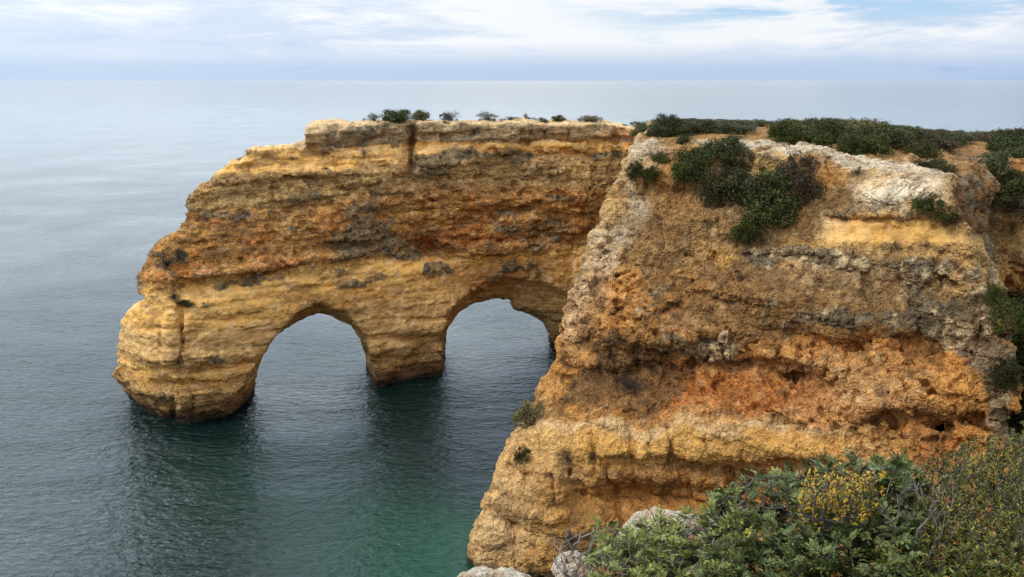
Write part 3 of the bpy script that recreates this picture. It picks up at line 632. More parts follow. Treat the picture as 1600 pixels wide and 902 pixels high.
def stem_mesh(name, rx, rz, n=7, r=.03):
    segs = []
    for k in range(n):
        a = rng.uniform(0, 2*math.pi); p = np.array([rng.normal()*.08*rx, rng.normal()*.08*rx, -.15]); rr = r
        d = np.array([math.cos(a)*rx*rng.uniform(.3, .8), math.sin(a)*rx*rng.uniform(.3, .8), rz*rng.uniform(.5, .85)])
        for j in range(4):
            q = p + d/4*np.array([1, 1, 1]) + rng.normal(size=3)*.05*rx; segs.append((p, q, rr, rr*.72)); p = q; rr *= .72
    return mesh_from(name, *tubes(segs), True)
def twig_mesh(name, rx, rz, n=120, r=.006):
    segs = []
    for k in range(n):
        a = rng.uniform(0, 2*math.pi); e = rng.uniform(.1, 1.0); p = np.zeros(3); d = np.array([math.cos(a)*rx*e, math.sin(a)*rx*e, rz*math.sqrt(max(0, 1-e*e*.8))*rng.uniform(.6, 1)])
        for j in range(3):
            q = p+d/3+rng.normal(size=3)*.07*rx; segs.append((p, q, r*(1-.25*j), r*(.75-.25*j))); p = q
    return mesh_from(name, *tubes(segs, 3), False)

PROTO = {}
def proto(kind, i):
    key = (kind, i)
    if key in PROTO: return PROTO[key]
    if kind == 'twig':
        f = shrub_mesh('dry_foliage', 1, 1, 1, 1100, .035, 14, .30, loose=.5); s = twig_mesh('twigs', 1.0, 1.0, 150, .012)
    elif kind in ('mat',):
        f = shrub_mesh('foliage', 1, 1, .8, 4200, .043, 38, .5, loose=.6); s = stem_mesh('stem', .8, .6, 6, .03)
    elif kind == 'loose':
        f = shrub_mesh('foliage', 1, 1, 1, 1800, .045, 16, .4, loose=.6); s = twig_mesh('branches', .9, .95, 60, .018)
    else:
        f = shrub_mesh('foliage', 1, 1, 1, 4000, .044, 30, .5, loose=.62); s = twig_mesh('branches', 1.0, 1.02, 80, .02)
    PROTO[key] = (f, s); return PROTO[key]
MATS = dict(green=M_green, dark=M_dark, olive=M_olive, grey=M_grey, dry=M_dry, purple=M_purple)
_mc = {}
def mat_mesh(me, mat):
    k = (me.name, mat.name)
    if k not in _mc:
        c = me if not me.materials else me.copy()
        c.materials.clear(); c.materials.append(mat); _mc[k] = c
    return _mc[k]
def put_shrub(p, w, h, kind, mat, label, cat='shrub', group=None, tilt=None, name='shrub', var=0, d=None, parts=True):
    f, s = proto(kind, var); base = (p[0], p[1], p[2])
    d = d or w
    R = Matrix.Rotation(random.uniform(0, 6.28), 4, 'Z')
    if tilt is not None:
        nn = (Vector((0, 0, 1))*.45 + Vector(tilt)*.55).normalized(); R = nn.to_track_quat('Z', 'Y').to_matrix().to_4x4() @ R
    S = Matrix.Diagonal((w/2, (d or w)/2, h, 1)); Mx = Matrix.Translation(base) @ R @ S
    if parts:
        e = bpy.data.objects.new(name, None); COL.objects.link(e); e.matrix_world = Mx; e.empty_display_size = .3
        link('foliage', mat_mesh(f, MATS[mat]), parent=e)
        link('stem' if 'twig' not in s.name and 'branch' not in s.name else 'branches', mat_mesh(s, M_stem if mat != 'dry' else M_twigdark), parent=e)
    else:
        e = link(name, mat_mesh(f, MATS[mat])); e.matrix_world = Mx
    tag(e, label, cat, group); return e
def hit(bv, u, v):
    dx, dy, dz = ray(u, v); D = Vector((float(dx), float(dy), float(dz))).normalized()
    r = bv.ray_cast(Vector((0, 0, CAMZ)), D)
    return (r[0], r[1], r[3]) if r[0] else None
def drop(bv, X, Y):
    r = bv.ray_cast(Vector((X, Y, 40)), Vector((0, 0, -1))); return r[0]

# --- on top of the arch: (u, v of foot, width px, height px, kind, material, label)
TOPS = [(505,192,16,6,'twig','dry','tiny dark dry tuft on the left end of the pale caprock of the arch'),
(585,190,22,11,'loose','grey','grey-green bush on the arch top just left of the darker green bush'),
(622,190,58,18,'round','green','dark green rounded bush on top of the arch, left of the vertical cleft'),
(657,190,30,15,'round','olive','straw-coloured rounded bush on the arch top above the vertical cleft'),
(702,193,34,17,'loose','grey','grey spiky bush on the arch top right of the vertical cleft'),
(762,193,36,13,'loose','grey','wide low grey bush on the arch top above the middle of the wall'),
(796,193,16,8,'loose','grey','small low grey tuft right of the wide grey bush on the arch top'),
(821,193,9,8,'loose','olive','smallest pale tuft on the arch top between the grey and green bushes'),
(850,194,16,4,'mat','dark','flat dark tuft beside the small green bush on the arch top'),
(872,194,27,9,'round','green','small dark green bush on the arch top near its right part'),
(920,194,34,9,'round','olive','low olive-brown bush on the arch top above the last joint in the caprock'),
(975,196,10,4,'mat','green','tiny green tuft on the reddish rim where the arch meets the headland'),
(1000,198,44,13,'loose','grey','grey-brown bush where the arch wall joins the headland')]
for i, (u, v, w, h, k, mt, lb) in enumerate(TOPS):
    yy = float(np.interp((u-800)/1400*85, fx, fy))+4.0; X = (u-800)/1408*yy
    g = drop(BV_wall, X, yy)
    if g is None: continue
    s = yy*1.02/FP; put_shrub((g.x, g.y, g.z-.05), w*s, h*s*1.15, k, mt, lb, var=i % 2)
for i in range(20):
    u = float(rng.uniform(500, 990)); yy = float(np.interp((u-800)/1400*85, fx, fy))+float(rng.uniform(2.8, 5.5)); X = (u-800)/1408*yy
    g = drop(BV_wall, X, yy)
    if g is None or g.z < 23: continue
    put_shrub((g.x, g.y, g.z-.05), float(rng.uniform(.5, 1.3)), float(rng.uniform(.2, .5)), 'loose', 'grey' if i % 3 else 'olive', 'tiny low tuft scattered between the larger bushes on the arch top', group='tiny tufts on the arch top', var=i % 2, parts=False)
# --- on the faces
FACE = [('w',392,236,26,10,'twig','dry','dry grey tuft on the upper left ledge of the arch'),
('w',570,214,30,14,'twig','dry','dark dry bush hanging on the pale caprock left of the cleft'),
('w',602,198,34,14,'twig','dry','dark dry bush under the rim of the caprock close to the cleft'),
('w',742,205,26,14,'twig','dry','dark dry bush on the caprock right of the pale blocks'),
('w',753,222,14,12,'twig','dry','small dark bush under the caprock, below the dry bush right of the pale blocks'),
('w',262,408,40,30,'twig','dry','dry grey-brown bush on the left shoulder of the arch'),
('w',280,400,30,22,'loose','grey','grey bush on the left shoulder of the arch beside the dry bush'),
('w',272,462,26,14,'twig','dry','dark bush at the notch above the left pillar of the arch'),
('w',290,474,30,10,'mat','dark','dark trailing mat at the notch above the left pillar of the arch'),
('w',965,243,22,9,'twig','dry','small dark tuft on the arch wall beside the pale corner of the headland'),
('w',278,566,9,9,'loose','grey','small dark tuft in the vertical crack of the left arch pillar'),
('h',1070,222,26,16,'round','green','small rounded green bush on the orange slope at the headland rim'),
('h',1138,232,66,26,'mat','green','broad green bush on the headland rim above the orange slope'),
('h',1108,240,50,26,'mat','green','green bush trailing down the orange slope from the headland rim'),
('h',1085,268,56,46,'round','green','bluish green drooping bush on the orange slope below the rim'),
('h',1035,250,28,20,'mat','green','upper clump of the green creeper beside the pale corner rock'),
('h',1018,272,24,26,'mat','green','lower clump of the green creeper beside the pale corner rock'),
('h',992,270,26,24,'round','dark','small dark bush against the pale corner rock of the headland'),
('h',1152,256,44,28,'round','dark','dark bush tucked under the grey rim rock of the headland'),
('h',1120,292,60,40,'round','dark','dark brownish bush at the left of the thicket on the headland slope'),
('h',1162,302,70,44,'round','dark','dark brownish bush in the middle of the thicket on the headland slope'),
('h',1212,300,66,46,'round','green','green bush at the upper middle of the thicket on the headland slope'),
('h',1248,270,52,36,'round','purple','brown bush under the rim at the top right of the thicket'),
('h',1262,302,48,44,'round','purple','reddish brown bush at the right edge of the thicket'),
('h',1205,338,72,48,'round','green','large green bush in the lower part of the thicket on the headland slope'),
('h',1172,362,46,30,'round','green','lowest green bush of the thicket, above the pale crusty ledge'),
('h',1342,266,46,16,'twig','dry','dry twiggy bush beside the white rock on the rim'),
('h',1455,324,50,26,'round','green','green bush on the grey crust right of the white rock'),
('h',1478,340,28,26,'round','dark','dark bush hanging just below the green bush right of the white rock'),
('h',1460,266,50,22,'round','dark','dark bush on the headland rim above the white rock'),
('h',1396,384,40,20,'twig','dry','dry twiggy bush on the smooth yellow band'),
('h',1107,352,24,24,'twig','dry','dry tuft on the left part of the headland face beside yellow rock'),
('h',1160,434,26,16,'twig','dry','small dry tuft on the brown soil under the pale crusty ledge'),
('h',966,524,36,28,'twig','purple','dark reddish bush on the left ridge of the headland'),
('h',888,552,34,30,'twig','grey','grey twiggy bush on the left edge of the headland level with the arch base'),
('h',912,520,24,18,'twig','dry','small dry bush on the left ridge above the grey twiggy bush'),
('h',985,600,60,30,'twig','dry','dark dry bush beside the red hollow in the headland face'),
('h',830,655,52,34,'round','olive','olive-straw rounded bush overhanging the water on the left edge of the headland'),
('h',817,714,24,26,'round','dark','small dark green bush low on the left ridge of the headland'),
('h',885,716,34,26,'twig','dry','dry bush at the top left of the lower yellow band'),
('h',922,712,16,30,'twig','dry','narrow dry bush in the gully of the lower yellow band'),
('h',860,742,22,18,'twig','dry','small dry tuft low on the left ridge beneath the dark green bush'),
('h',862,776,30,22,'twig','dry','dry brown tuft in the middle of the lower left ridge'),
('h',895,838,48,44,'twig','dry','large dark dry bush at the foot of the headland gully'),
('h',846,632,20,18,'twig','olive','small straw tuft above the olive bush on the left edge of the headland'),
('h',1560,256,90,26,'flat','green','broad green bush on the rear cliff rim at the right edge'),
('h',1552,298,76,36,'round','green','green bush hanging below the rear cliff rim'),
('h',1588,322,50,36,'round','purple','brownish bush hanging from the rear cliff at the right edge'),
('h',1592,292,40,30,'round','dark','dark bush below the rear cliff rim at the right edge'),
('h',1552,470,24,34,'round','green','topmost small green bush in the gully right of the headland face'),
('h',1566,515,44,60,'round','green','narrow green bush in the gully right of the headland face'),
('h',1590,560,70,90,'round','green','large dark green bush in the gully at the right edge'),
('h',1594,640,60,90,'round','green','lowest green bush in the gully at the right edge'),
('h',1572,590,34,50,'round','dark','dark bush hugging the edge of the headland face in the gully'),('h',1594,480,40,40,'round','dark','dark bush on the rear cliff above the large gully bush')]
for i, (o_, u, v, w, h, k, mt, lb) in enumerate(FACE):
    bv = BV_wall if o_ == 'w' else BV_head
    r = hit(bv, u, v+h*.22)
    if r is None: print('miss', lb); continue
    p, nn, dist = r; s = dist/FP; q = p - nn*.1
    if k == 'flat': k = 'mat'; nn = None
    if o_ == 'h' and k in ('round', 'mat'): s *= 1.28
    put_shrub(q, w*s*1.05, h*s*(.8 if k != 'twig' else .75), k, mt, lb, tilt=nn, var=i % 2, d=min(w, h*1.5)*s if w > h else None)
# --- the scrub belt on the headland top
front_row = [(1232,222,70,20,'mat','green','broad dark green bush in front of the scrub at the middle of the headland rim'),
(1290,218,60,18,'round','dark','brownish bush of the scrub edge above the grey rim rock'),
(1345,232,60,20,'round','green','left of two bright green bushes at the scrub edge above the white rock'),
(1395,236,66,20,'round','green','right of two bright green bushes at the scrub edge above the white rock'),
(1440,246,56,18,'mat','dark','low dark bush at the scrub edge above the rim at its right end'),
(1045,212,60,20,'round','dark','dark bush at the left end of the headland scrub'),
(1028,216,40,14,'mat','dark','flat dark bush in front of the left end of the headland scrub')]
for i, (u, v, w, h, k, mt, lb) in enumerate(front_row):
    r = hit(BV_head, u, v)
    if r is None: print('miss', lb); continue
    p, nn, dist = r; s = dist/FP; put_shrub(p, w*s, h*s*1.6, k, mt, lb, var=i % 2)
cnt = 0; tries = 0; placed = []
def sandy(u, v): return (1150 < u < 1212 and v > 204) or (1480 < u < 1560 and v > 226) or (u < 1010) or (1060 < u < 1200 and v > 212)
while cnt < 215 and tries < 12000:
    tries += 1; yy = random.uniform(57, 88); X = random.uniform(9.5, .60*yy)
    if yy < HF(np.array(X), np.array(24.0))+(5.5 if X < 14 else 3.2) or (X > 24 and yy < 61): continue
    g = drop(BV_head, X, yy)
    if g is None or g.z < 21.5: continue
    u, v = proj(g.x, g.y, g.z); 
    if sandy(u, v): continue
    if any((a-X)**2+(b-yy)**2 < 1.15**2 for a, b in placed): continue
    placed.append((X, yy)); cnt += 1
    lim = float(np.interp(u, [1000, 1060, 1130, 1200, 1300, 1380, 1450, 1530, 1600], [192, 186, 188, 187, 186, 193, 203, 206, 199]))
    rr = ray(u, lim); zmax = CAMZ + rr[2]/rr[1]*yy
    h = min(random.uniform(1.0, 1.8), (zmax-g.z)*random.uniform(.75, 1.22))
    if h < .4: h = .4
    w = random.uniform(2.0, 3.6)
    mt = random.choices(['green', 'dark', 'olive', 'purple', 'grey'], [6, 4, .5, .8, .3])[0]
    lb = {'green': 'green shrub in the dense low scrub covering the headland top', 'dark': 'dark brownish green shrub in the dense low scrub covering the headland top',
          'olive': 'straw-coloured shrub in the dense low scrub covering the headland top', 'purple': 'reddish brown shrub in the dense low scrub covering the headland top', 'grey': 'greyish shrub in the dense low scrub covering the headland top'}[mt]
    put_shrub((g.x, g.y, g.z-.05), w, h, 'round' if random.random() < .6 else 'mat', mt, lb, group={'green': 'green shrubs of the headland scrub', 'dark': 'dark shrubs of the headland scrub', 'olive': 'straw-coloured shrubs of the headland scrub', 'purple': 'reddish shrubs of the headland scrub', 'grey': 'greyish shrubs of the headland scrub'}[mt], var=random.randint(0, 2), parts=False)
print('shrubs', cnt, time.time()-T0)

# ------------------------------------------------------------------ FOREGROUND
crest_u = [860, 900, 960, 1020, 1080, 1140, 1200, 1250, 1300, 1350, 1400, 1430, 1470, 1520, 1560, 1600, 1700]
crest_v = [902, 890, 880, 872, 858, 822, 798, 784, 774, 766, 764, 782, 778, 745, 732, 730, 720]
cx = []; cz = []
for a, b in zip(crest_u, crest_v):
    x, y, z = at(a, b, 4.0); cx.append(float(x)); cz.append(float(z))
def crestz(X, Y): 
    xx = X*4.0/Y
    return np.interp(xx, cx, cz) - .30*(np.asarray(Y)-4.0)**2 - .18*(4.0-Y) 
def tips_in(n, x0, x1, y0=2.9, y1=4.7, depth=.35, ztop_off=0.0, xr=None):
    """points under the crest surface between picture columns x0..x1"""
    Y = rng.uniform(y0, y1, n); U = rng.uniform(x0, x1, n); X = (U-800)/1290*Y
    top = crestz(X, Y)+ztop_off; top = top + .05*fbm(np.stack([X, Y, X*0], -1), 3.0, 3, 2)
    g = ground_z(X, Y); Zt = top - depth*rng.random(n)**1.5*np.clip(top-g, .1, 1)
    return np.stack([X, Y, np.maximum(Zt, g+.04)], 1)
def skeleton(tips, bases, rtip=.0018, jit=.02, maxr=.014):
    nodes = [np.array(b) for b in bases]; par = [-1]*len(nodes); B = np.array(bases)
    order = np.argsort([np.min(np.linalg.norm(B-t, axis=1)) for t in tips]); tipidx = {}
    A = np.zeros((len(tips)*4+len(bases), 3)); A[:len(bases)] = B; n = len(bases); isn = []
    for ti in order:
        t = tips[ti]; dd = A[:n]-t; dist = np.sqrt((dd**2).sum(1)) + .35*np.clip(A[:n, 2]-t[2]+.05, 0, 1)*4
        j = int(np.argmin(dist)); p = A[j].copy(); L_ = np.linalg.norm(t-p); k = 1 if L_ < .08 else (2 if L_ < .2 else 3)
        for q in range(k):
            f = (q+1)/k; x = p+(t-p)*f; x[2] -= .12*L_*math.sin(math.pi*f)*(1 if k > 1 else 0)
            if q < k-1: x = x+rng.normal(size=3)*jit
            A[n] = x; par.append(j); j = n; n += 1
        tipidx[ti] = j
    cnt_ = np.zeros(n)
    leafs = list(tipidx.values()); 
    for l in leafs: cnt_[l] += 1
    for i in range(n-1, -1, -1):
        if par[i] >= 0: cnt_[par[i]] += cnt_[i]
    rad = np.minimum(rtip*np.sqrt(np.maximum(cnt_, 1)), maxr); segs = []; dirs = np.zeros((len(tips), 3))
    for i in range(n):
        if par[i] >= 0: segs.append((A[par[i]], A[i], min(rad[par[i]], rad[i]*1.5), rad[i]))
    for ti, l in tipidx.items():
        d = A[l]-A[par[l]] if par[l] >= 0 else np.array([0, 0, 1.]); dirs[ti] = d/(np.linalg.norm(d)+1e-9)
    return segs, dirs
def leaflet(L_, W):                       # folded pointed oval, 6 verts, 2 quads
    return np.array([[0, 0, 0], [L_*.35, W*.5, W*.18], [L_*.75, W*.38, W*.14], [L_, 0, 0], [L_*.75, -W*.38, W*.14], [L_*.35, -W*.5, W*.18]]), [(0, 3, 2, 1), (0, 5, 4, 3)]
def pinnate(pairs=4, L_=.03, W=.012, rach=.06):
    Vs = []; Fs = []; lv, lf = leaflet(L_, W)
    spots = [(rach*(.2+.75*(i+.0)/pairs), s) for i in range(pairs) for s in (1, -1)]
    for (x, s) in spots:
        a = s*math.radians(rng.uniform(42, 62)); c, d = math.cos(a), math.sin(a); R = np.array([[c, -d, 0], [d, c, 0], [0, 0, 1]]); k = rng.uniform(.85, 1.1)
        v = (lv*k) @ R.T + [x, 0, 0]; v[:, 2] += np.abs(v[:, 1])*.25; b_ = len(Vs)*6; Vs.append(v); Fs += [tuple(b_+i for i in f) for f in lf]
    v = lv + [rach, 0, 0]; b_ = len(Vs)*6; Vs.append(v); Fs += [tuple(b_+i for i in f) for f in lf]
    V = np.concatenate(Vs); V[:, 2] -= 3.0*V[:, 0]**2
    w = .0010; b_ = len(V); V = np.concatenate([V, [[0, -w, 0], [0, w, 0], [rach, w*.6, -3*rach**2], [rach, -w*.6, -3*rach**2]]]); Fs.append((b_, b_+1, b_+2, b_+3))
    return V, np.array(Fs)
def simple(L_=.018, W=.006):
    v, f = leaflet(L_, W); return v, np.array(f)
def sprays(tips, dirs, tmpl, k=6, spread=(30, 75), scale=(.8, 1.2), along=.05):
    V0, F0 = tmpl; n = len(tips)*k; T = np.repeat(tips, k, 0); D = np.repeat(dirs, k, 0)
    D = D*.6+np.array([0, 0, .6]); D /= np.linalg.norm(D, axis=1, keepdims=True)
    r = rng.normal(size=(n, 3)); s = np.cross(D, r); s /= np.linalg.norm(s, axis=1, keepdims=True)
    a = np.radians(rng.uniform(spread[0], spread[1], n))[:, None]; ax = D*np.cos(a)+s*np.sin(a)
    up = D - ax*(D*ax).sum(1, keepdims=True); up /= np.linalg.norm(up, axis=1, keepdims=True)+1e-9; si = np.cross(up, ax)
    T = T - D*(rng.random(n)*along)[:, None]; sc = rng.uniform(scale[0], scale[1], n)
    V = (V0[None, :, 0, None]*ax[:, None]+V0[None, :, 1, None]*si[:, None]+V0[None, :, 2, None]*up[:, None])*sc[:, None, None]+T[:, None]
    F = F0[None]+(np.arange(n)*len(V0))[:, None, None]
    return V.reshape(-1, 3), F.reshape(-1, 4)
def fshrub(name, label, cat, tips, bases, tmpl, k, mat, bark, group=None, rtip=.0018, leafy=1.0, jit=.02, extra=None, **kw):
    bases = np.array([(x, y, float(ground_z(np.array([x]), np.array([y]))[0])-.03) for x, y in bases])
    e = bpy.data.objects.new(name, None); COL.objects.link(e); e.location = bases[0]; e.empty_display_size = .1
    segs, dirs = skeleton(tips, bases, rtip, jit)
    V, Q = tubes(segs, 5); link('branches', mesh_from('branches', V-bases[0], Q, True), bark, e)
    if tmpl is not None:
        sel = rng.random(len(tips)) < leafy
        V, Q = sprays(tips[sel], dirs[sel], tmpl, k, **kw); link('leaves', mesh_from('leaves', V-bases[0], Q, False), mat, e)
    if extra: 
        sel = rng.random(len(tips)) < extra[0]; V, Q = sprays(tips[sel], dirs[sel], tmpl, k, **kw); link(extra[2], mesh_from('leaves', V-bases[0], Q, False), extra[1], e)
    tag(e, label, cat, group); return e
def gx(u, Y): return (u-800)/1290*Y
PIN = pinnate(4, .030, .0125, .062)
# dense mastic bush, built as neighbouring bushes
fshrub('mastic_shrub', 'dense green mastic bush with paired leaflets at the middle of the near cliff edge', 'shrub', tips_in(1000, 1110, 1450, 2.8, 4.5, .5), [(gx(1290, 3.7), 3.7), (gx(1200, 3.8), 3.8), (gx(1390, 3.6), 3.6)], PIN, 6, M_mastic, M_twigdark, along=.09, scale=(.6, 1.05), extra=(.03, M_yg, 'yellowed_leaves'))
fshrub('mastic_shrub', 'green mastic bush among grey twigs left of the dense one on the near cliff edge', 'shrub', tips_in(620, 925, 1165, 3.0, 4.5, .6, -.0), [(gx(1060, 3.8), 3.8), (gx(1120, 3.9), 3.9)], PIN, 6, M_mastic2, M_twig, leafy=.7, along=.08, scale=(.6, 1.05), extra=(.015, M_red, 'reddened_leaves'))
fshrub('mastic_shrub', 'green mastic bush in the bottom right corner of the picture', 'shrub', tips_in(520, 1400, 1660, 2.7, 3.7, .5, -.06), [(gx(1530, 3.2), 3.2), (gx(1590, 3.2), 3.2)], PIN, 6, M_mastic2, M_twigdark, leafy=.8, along=.08, scale=(.6, 1.1), extra=(.02, M_red, 'reddened_leaves'))
# tall sprig
tp = np.stack(at(rng.uniform(1372, 1410, 26), rng.uniform(722, 775, 26), rng.uniform(4.0, 4.2, 26)), 1)
fshrub('mastic_sprig', 'upright blue-green mastic sprig rising above the dense bush', 'shrub', tp, [(gx(1390, 4.1), 4.1)], PIN, 5, M_mastic, M_twigdark)
tp = np.stack(at(rng.uniform(1270, 1368, 130), 0, rng.uniform(3.9, 4.15, 130)), 1)
uu = np.clip(rng.normal(1318, 34, 210), 1250, 1380); vv = np.clip(rng.normal(778, 24, 210), 738, 835); tp = np.stack(at(uu, vv, rng.uniform(3.75, 4.0, 210)), 1)
fshrub('yellow_shrub', 'small bush with yellow and orange leaves in the middle of the green mastic', 'shrub', tp, [(gx(1320, 3.9), 3.9)], simple(.022, .009), 7, M_yellow, M_twigdark, along=.06)
# fine-leaved yellow-green bush on the right
fshrub('broom_shrub', 'fine-leaved yellow-green bush at the right edge of the near cliff', 'shrub', tips_in(2100, 1440, 1640, 3.3, 4.6, .45, .0), [(gx(1520, 3.9), 3.9), (gx(1590, 3.9), 3.9)], simple(.020, .0072), 14, M_yg, M_twigdark, along=.10, jit=.012, extra=(.05, M_red, 'reddened_leaves'))
# low plant with small yellow leaves at the left end
fshrub('low_shrub', 'low twiggy plant with small yellow leaves at the left end of the near bushes', 'shrub', tips_in(260, 862, 985, 3.8, 4.5, .8, .0), [(gx(915, 4.1), 4.1), (gx(960, 4.1), 4.1)], simple(.016, .006), 6, M_yg, M_twig, leafy=.45, rtip=.0022)
# bare twigs
tp = np.stack(at(rng.uniform(1375, 1490, 110), rng.uniform(745, 840, 110), rng.uniform(3.7, 4.1, 110)), 1)
fshrub('dead_shrub', 'bare pale grey dead twigs between the mastic and the yellow-green bush', 'dead shrub', tp, [(gx(1420, 3.9), 3.9)], simple(.02, .009), 2, M_red, M_twig, leafy=.25, rtip=.0013, jit=.018)
tp = np.stack(at(rng.uniform(1130, 1290, 110), rng.uniform(728, 800, 110), rng.uniform(3.9, 4.3, 110)), 1)
fshrub('dead_shrub', 'dark bare twigs standing up behind the dense mastic bush', 'dead shrub', tp[tp[:, 2] < crestz(tp[:, 0], tp[:, 1])+.09], [(gx(1200, 4.1), 4.1), (gx(1270, 4.1), 4.1)], None, 0, None, M_twigdark, rtip=.0020, jit=.02)
tp = np.stack(at(rng.uniform(950, 1150, 160), rng.uniform(800, 900, 160), rng.uniform(3.7, 4.2, 160)), 1)
fshrub('dead_shrub', 'tangle of bare grey twigs at the left among the green mastic', 'dead shrub', tp[tp[:, 2] < crestz(tp[:, 0], tp[:, 1])+.03], [(gx(1020, 4.0), 4.0), (gx(1100, 4.0), 4.0)], None, 0, None, M_twig, rtip=.0015, jit=.018)

# pale limestone outcrops on the near edge
def boulder(u, v, w, h, Y, label):
    import bmesh
    bm = bmesh.new(); bmesh.ops.create_icosphere(bm, subdivisions=6, radius=1)
    me = bpy.data.meshes.new('limestone_rock'); bm.to_mesh(me); bm.free()
    n = len(me.vertices); co = np.empty(n*3, np.float32); me.vertices.foreach_get('co', co); co = co.reshape(-1, 3).astype(float)
    x, y, z = at(u, v, Y); s = Y*1.12/FP; Wd = w*s/2; Hd = max(h*s, .16)
    nn = co.copy(); p = co*np.array([Wd, Wd*.8, Hd]); pp = p*1.0+np.array([x, y, 0])
    f = .35*fbm(pp, 4.5, 4, 3)+.22*ridged(pp, 9, 3, 5)+.08*fbm(pp, 30, 3, 2)
    p = p + nn*(f*Wd*.55)[:, None]
    me.vertices.foreach_set('co', p.astype(np.float32).ravel())
    a = me.color_attributes.new('tint', 'FLOAT_COLOR', 'POINT'); c4 = np.ones((n, 4), np.float32)
    fm = fbm(pp, 8, 4, 7); cc = np.tile(C_WHITE*.95, (n, 1)); cc = mixc(cc, C_LICH*1.4, sstep(.2, .55, fm)*.6); cc = mixc(cc, C_OR*1.1, sstep(.3, .6, -fm)*.35); c4[:, :3] = cc
    a.data.foreach_set('color', c4.ravel()); me.polygons.foreach_set('use_smooth', np.ones(len(me.polygons), bool))
    o = link('limestone_rock', me, M_white, loc=(float(x), float(y), float(z)-Hd)); tag(o, label, 'rock'); return o
boulder(1045, 806, 150, 60, 4.6, 'white pitted limestone rock rising behind the left green mastic bush')
boulder(1118, 806, 70, 40, 4.65, 'small white limestone rock right of the larger one behind the left mastic bush')
boulder(905, 862, 80, 34, 4.4, 'pale grey limestone rock among the low yellow-leaved plant')
boulder(775, 894, 120, 30, 4.3, 'white limestone slab just showing at the bottom edge of the picture')
boulder(725, 897, 40, 20, 4.2, 'small pale limestone stone at the left end of the slab on the bottom edge')

# small pale stone on the far scrub skyline
print('fore', time.time()-T0)

# ------------------------------------------------------------------ WORLD, SUN, CAMERA
w = bpy.data.worlds.new('World'); scene.world = w; w.use_nodes = True; nt = w.node_tree; nt.nodes.clear(); L = nt.links
SUN_EL = math.radians(46); SUN_AZ = math.radians(-118)         # azimuth from +Y, negative to the left
out = nt.nodes.new('ShaderNodeOutputWorld'); bg = nt.nodes.new('ShaderNodeBackground'); L.new(bg.outputs[0], out.inputs[0]); bg.inputs[1].default_value = .1
sky = nt.nodes.new('ShaderNodeTexSky'); sky.sky_type = 'NISHITA'; sky.sun_disc = False; sky.sun_elevation = SUN_EL; sky.sun_rotation = SUN_AZ; sky.air_density = 1; sky.dust_density = .5
dr = nd(nt, 'ShaderNodeTexCoord').outputs['Generated']
sx = nd(nt, 'ShaderNodeSeparateXYZ'); L.new(dr, sx.inputs[0]); zx, zy, zz_ = sx.outputs
sunv = (math.sin(SUN_AZ)*math.cos(SUN_EL), math.cos(SUN_AZ)*math.cos(SUN_EL), math.sin(SUN_EL))
# overcast brightness: dark horizon, out-of-view band at mid height boosted to brighten the sea
zen = ramp(nt, zz_, [(0.0, (4.9, 6.2, 8.2)), (.015, (5.1, 6.4, 8.4)), (.03, (6.3, 7.3, 8.9)), (.09, (6.6, 7.6, 9.2)), (.16, (10, 12.2, 14.6)), (.26, (22, 25.5, 28.5)), (.5, (26, 29.0, 31)), (.8, (15, 16, 17)), (1.0, (13, 13.4, 14))])
st = noise(nt, sepvec(nt, dr, (4.5, 4.5, 30), (0, math.radians(.6), 0), (3.1, 0, .4)), 1.0, 6, .58, .5)
st2 = noise(nt, sepvec(nt, dr, (14, 14, 85)), 1.0, 4, .6, .6)
cl = math_n(nt, 'ADD', math_n(nt, 'MULTIPLY', st, .75), math_n(nt, 'MULTIPLY', st2, .25))
az = math_n(nt, 'MULTIPLY', math_n(nt, 'SUBTRACT', zx, .08), 3.2)      # white bank in the middle of the view
bank = math_n(nt, 'POWER', 2.718, math_n(nt, 'MULTIPLY', math_n(nt, 'MULTIPLY', az, az), -1.0))
up = ramp(nt, zz_, [(.012, (0, 0, 0)), (.04, (1, 1, 1))])
cl2 = math_n(nt, 'ADD', cl, math_n(nt, 'MULTIPLY', math_n(nt, 'SUBTRACT', bank, .45), .22))
wh = math_n(nt, 'MULTIPLY', ramp(nt, cl2, [(.46, (0, 0, 0)), (.58, (1, 1, 1))]), up)
base = mix(nt, math_n(nt, 'MULTIPLY', wh, .85), zen, mix(nt, up, (6.5, 7.2, 8.6), (9.6, 9.8, 10.0)))
dk = ramp(nt, cl2, [(.28, (.80, .86, .97)), (.42, (1, 1, 1))]); c = mix(nt, 1.0, base, dk, 'MULTIPLY')
# overhead clouds keep their own brightness
hi = ramp(nt, zz_, [(.10, (0, 0, 0)), (.3, (1, 1, 1))]); big_ = noise(nt, sepvec(nt, dr, (1.6, 1.6, 2.5)), 1.0, 5, .6, .3)
ov = mix(nt, 1.0, zen, ramp(nt, big_, [(.3, (.72, .76, .84)), (.65, (1.2, 1.18, 1.15))]), 'MULTIPLY'); c = mix(nt, hi, c, ov)
side_ = ramp(nt, math_n(nt, 'ADD', math_n(nt, 'MULTIPLY', zy, .5), .5), [(.1, (.55, .56, .6)), (.60, (1, 1, 1)), (.78, (1.55, 1.55, 1.55)), (.95, (1.6, 1.6, 1.6))]); c = mix(nt, hi, c, mix(nt, 1.0, c, side_, 'MULTIPLY'))  # unseen upper sky boosted ahead for the sea, dimmed behind for cliff contrast
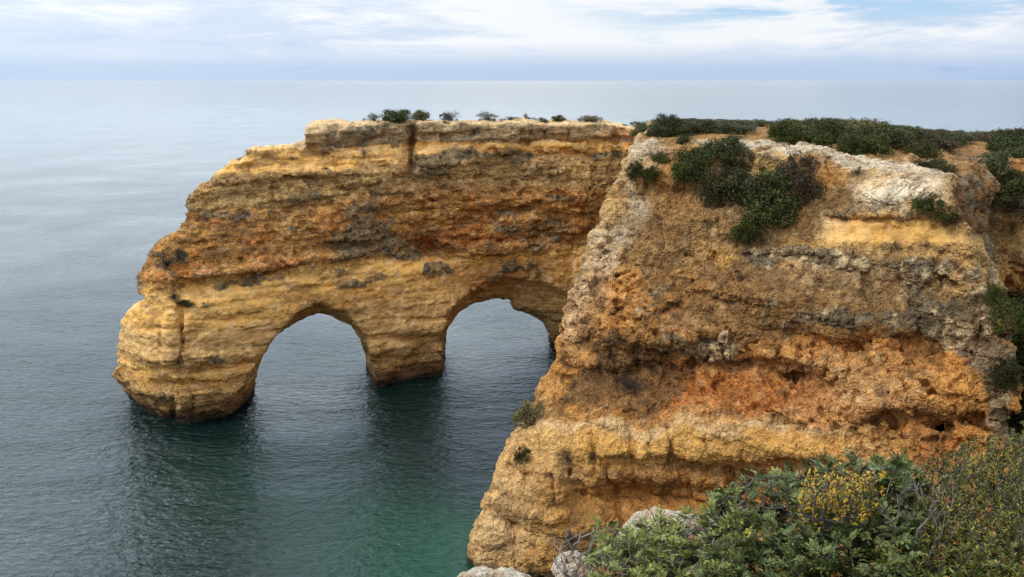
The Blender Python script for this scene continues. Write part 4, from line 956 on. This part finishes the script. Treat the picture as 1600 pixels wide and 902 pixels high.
# a gap of blue sky to the upper right
gapm = math_n(nt, 'MULTIPLY', ramp(nt, zz_, [(.040, (0, 0, 0)), (.070, (1, 1, 1))]), ramp(nt, zx, [(.0, (0, 0, 0)), (.22, (1, 1, 1))]))
gap = math_n(nt, 'MULTIPLY', gapm, ramp(nt, cl, [(.47, (1, 1, 1)), (.56, (0, 0, 0))]))
gap = math_n(nt, 'MULTIPLY', gap, ramp(nt, zz_, [(.2, (1, 1, 1)), (.5, (.3, .3, .3))]))
skyb = mix(nt, 1.0, sky.outputs[0], (1.0, 1.0, 1.0), 'MULTIPLY')
c = mix(nt, math_n(nt, 'MULTIPLY', gap, .9), c, mix(nt, .8, skyb, (4.2, 6.6, 9.4)))
# glow added in the sky at front left, mostly above view, brightens the sea
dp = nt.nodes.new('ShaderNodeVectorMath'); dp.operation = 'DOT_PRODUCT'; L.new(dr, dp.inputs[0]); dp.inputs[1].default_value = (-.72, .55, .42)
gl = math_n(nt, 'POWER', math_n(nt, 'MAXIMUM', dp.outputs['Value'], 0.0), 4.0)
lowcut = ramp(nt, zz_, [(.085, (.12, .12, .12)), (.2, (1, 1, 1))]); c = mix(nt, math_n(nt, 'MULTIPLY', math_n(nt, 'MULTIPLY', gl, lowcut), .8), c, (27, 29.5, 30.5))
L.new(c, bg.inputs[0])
sd = bpy.data.lights.new('sun', 'SUN'); sd.energy = 1.5; sd.angle = math.radians(10); sd.color = (1, .95, .88)
so = bpy.data.objects.new('sun', sd); COL.objects.link(so); so.rotation_euler = Vector(sunv).to_track_quat('Z', 'Y').to_euler()
cam = bpy.data.cameras.new('camera'); co_ = bpy.data.objects.new('camera', cam); COL.objects.link(co_)
cam.sensor_width = 36; cam.lens = 36*FP/1600; cam.clip_start = .1; cam.clip_end = 400000
co_.location = (0, 0, CAMZ); co_.rotation_euler = (math.radians(90)-PITCH, 0, 0); scene.camera = co_
scene.view_settings.view_transform = 'Standard'; scene.view_settings.look = 'None'; scene.view_settings.exposure = 0; scene.view_settings.gamma = 1
scene.render.engine = 'CYCLES'
print('done', time.time()-T0)
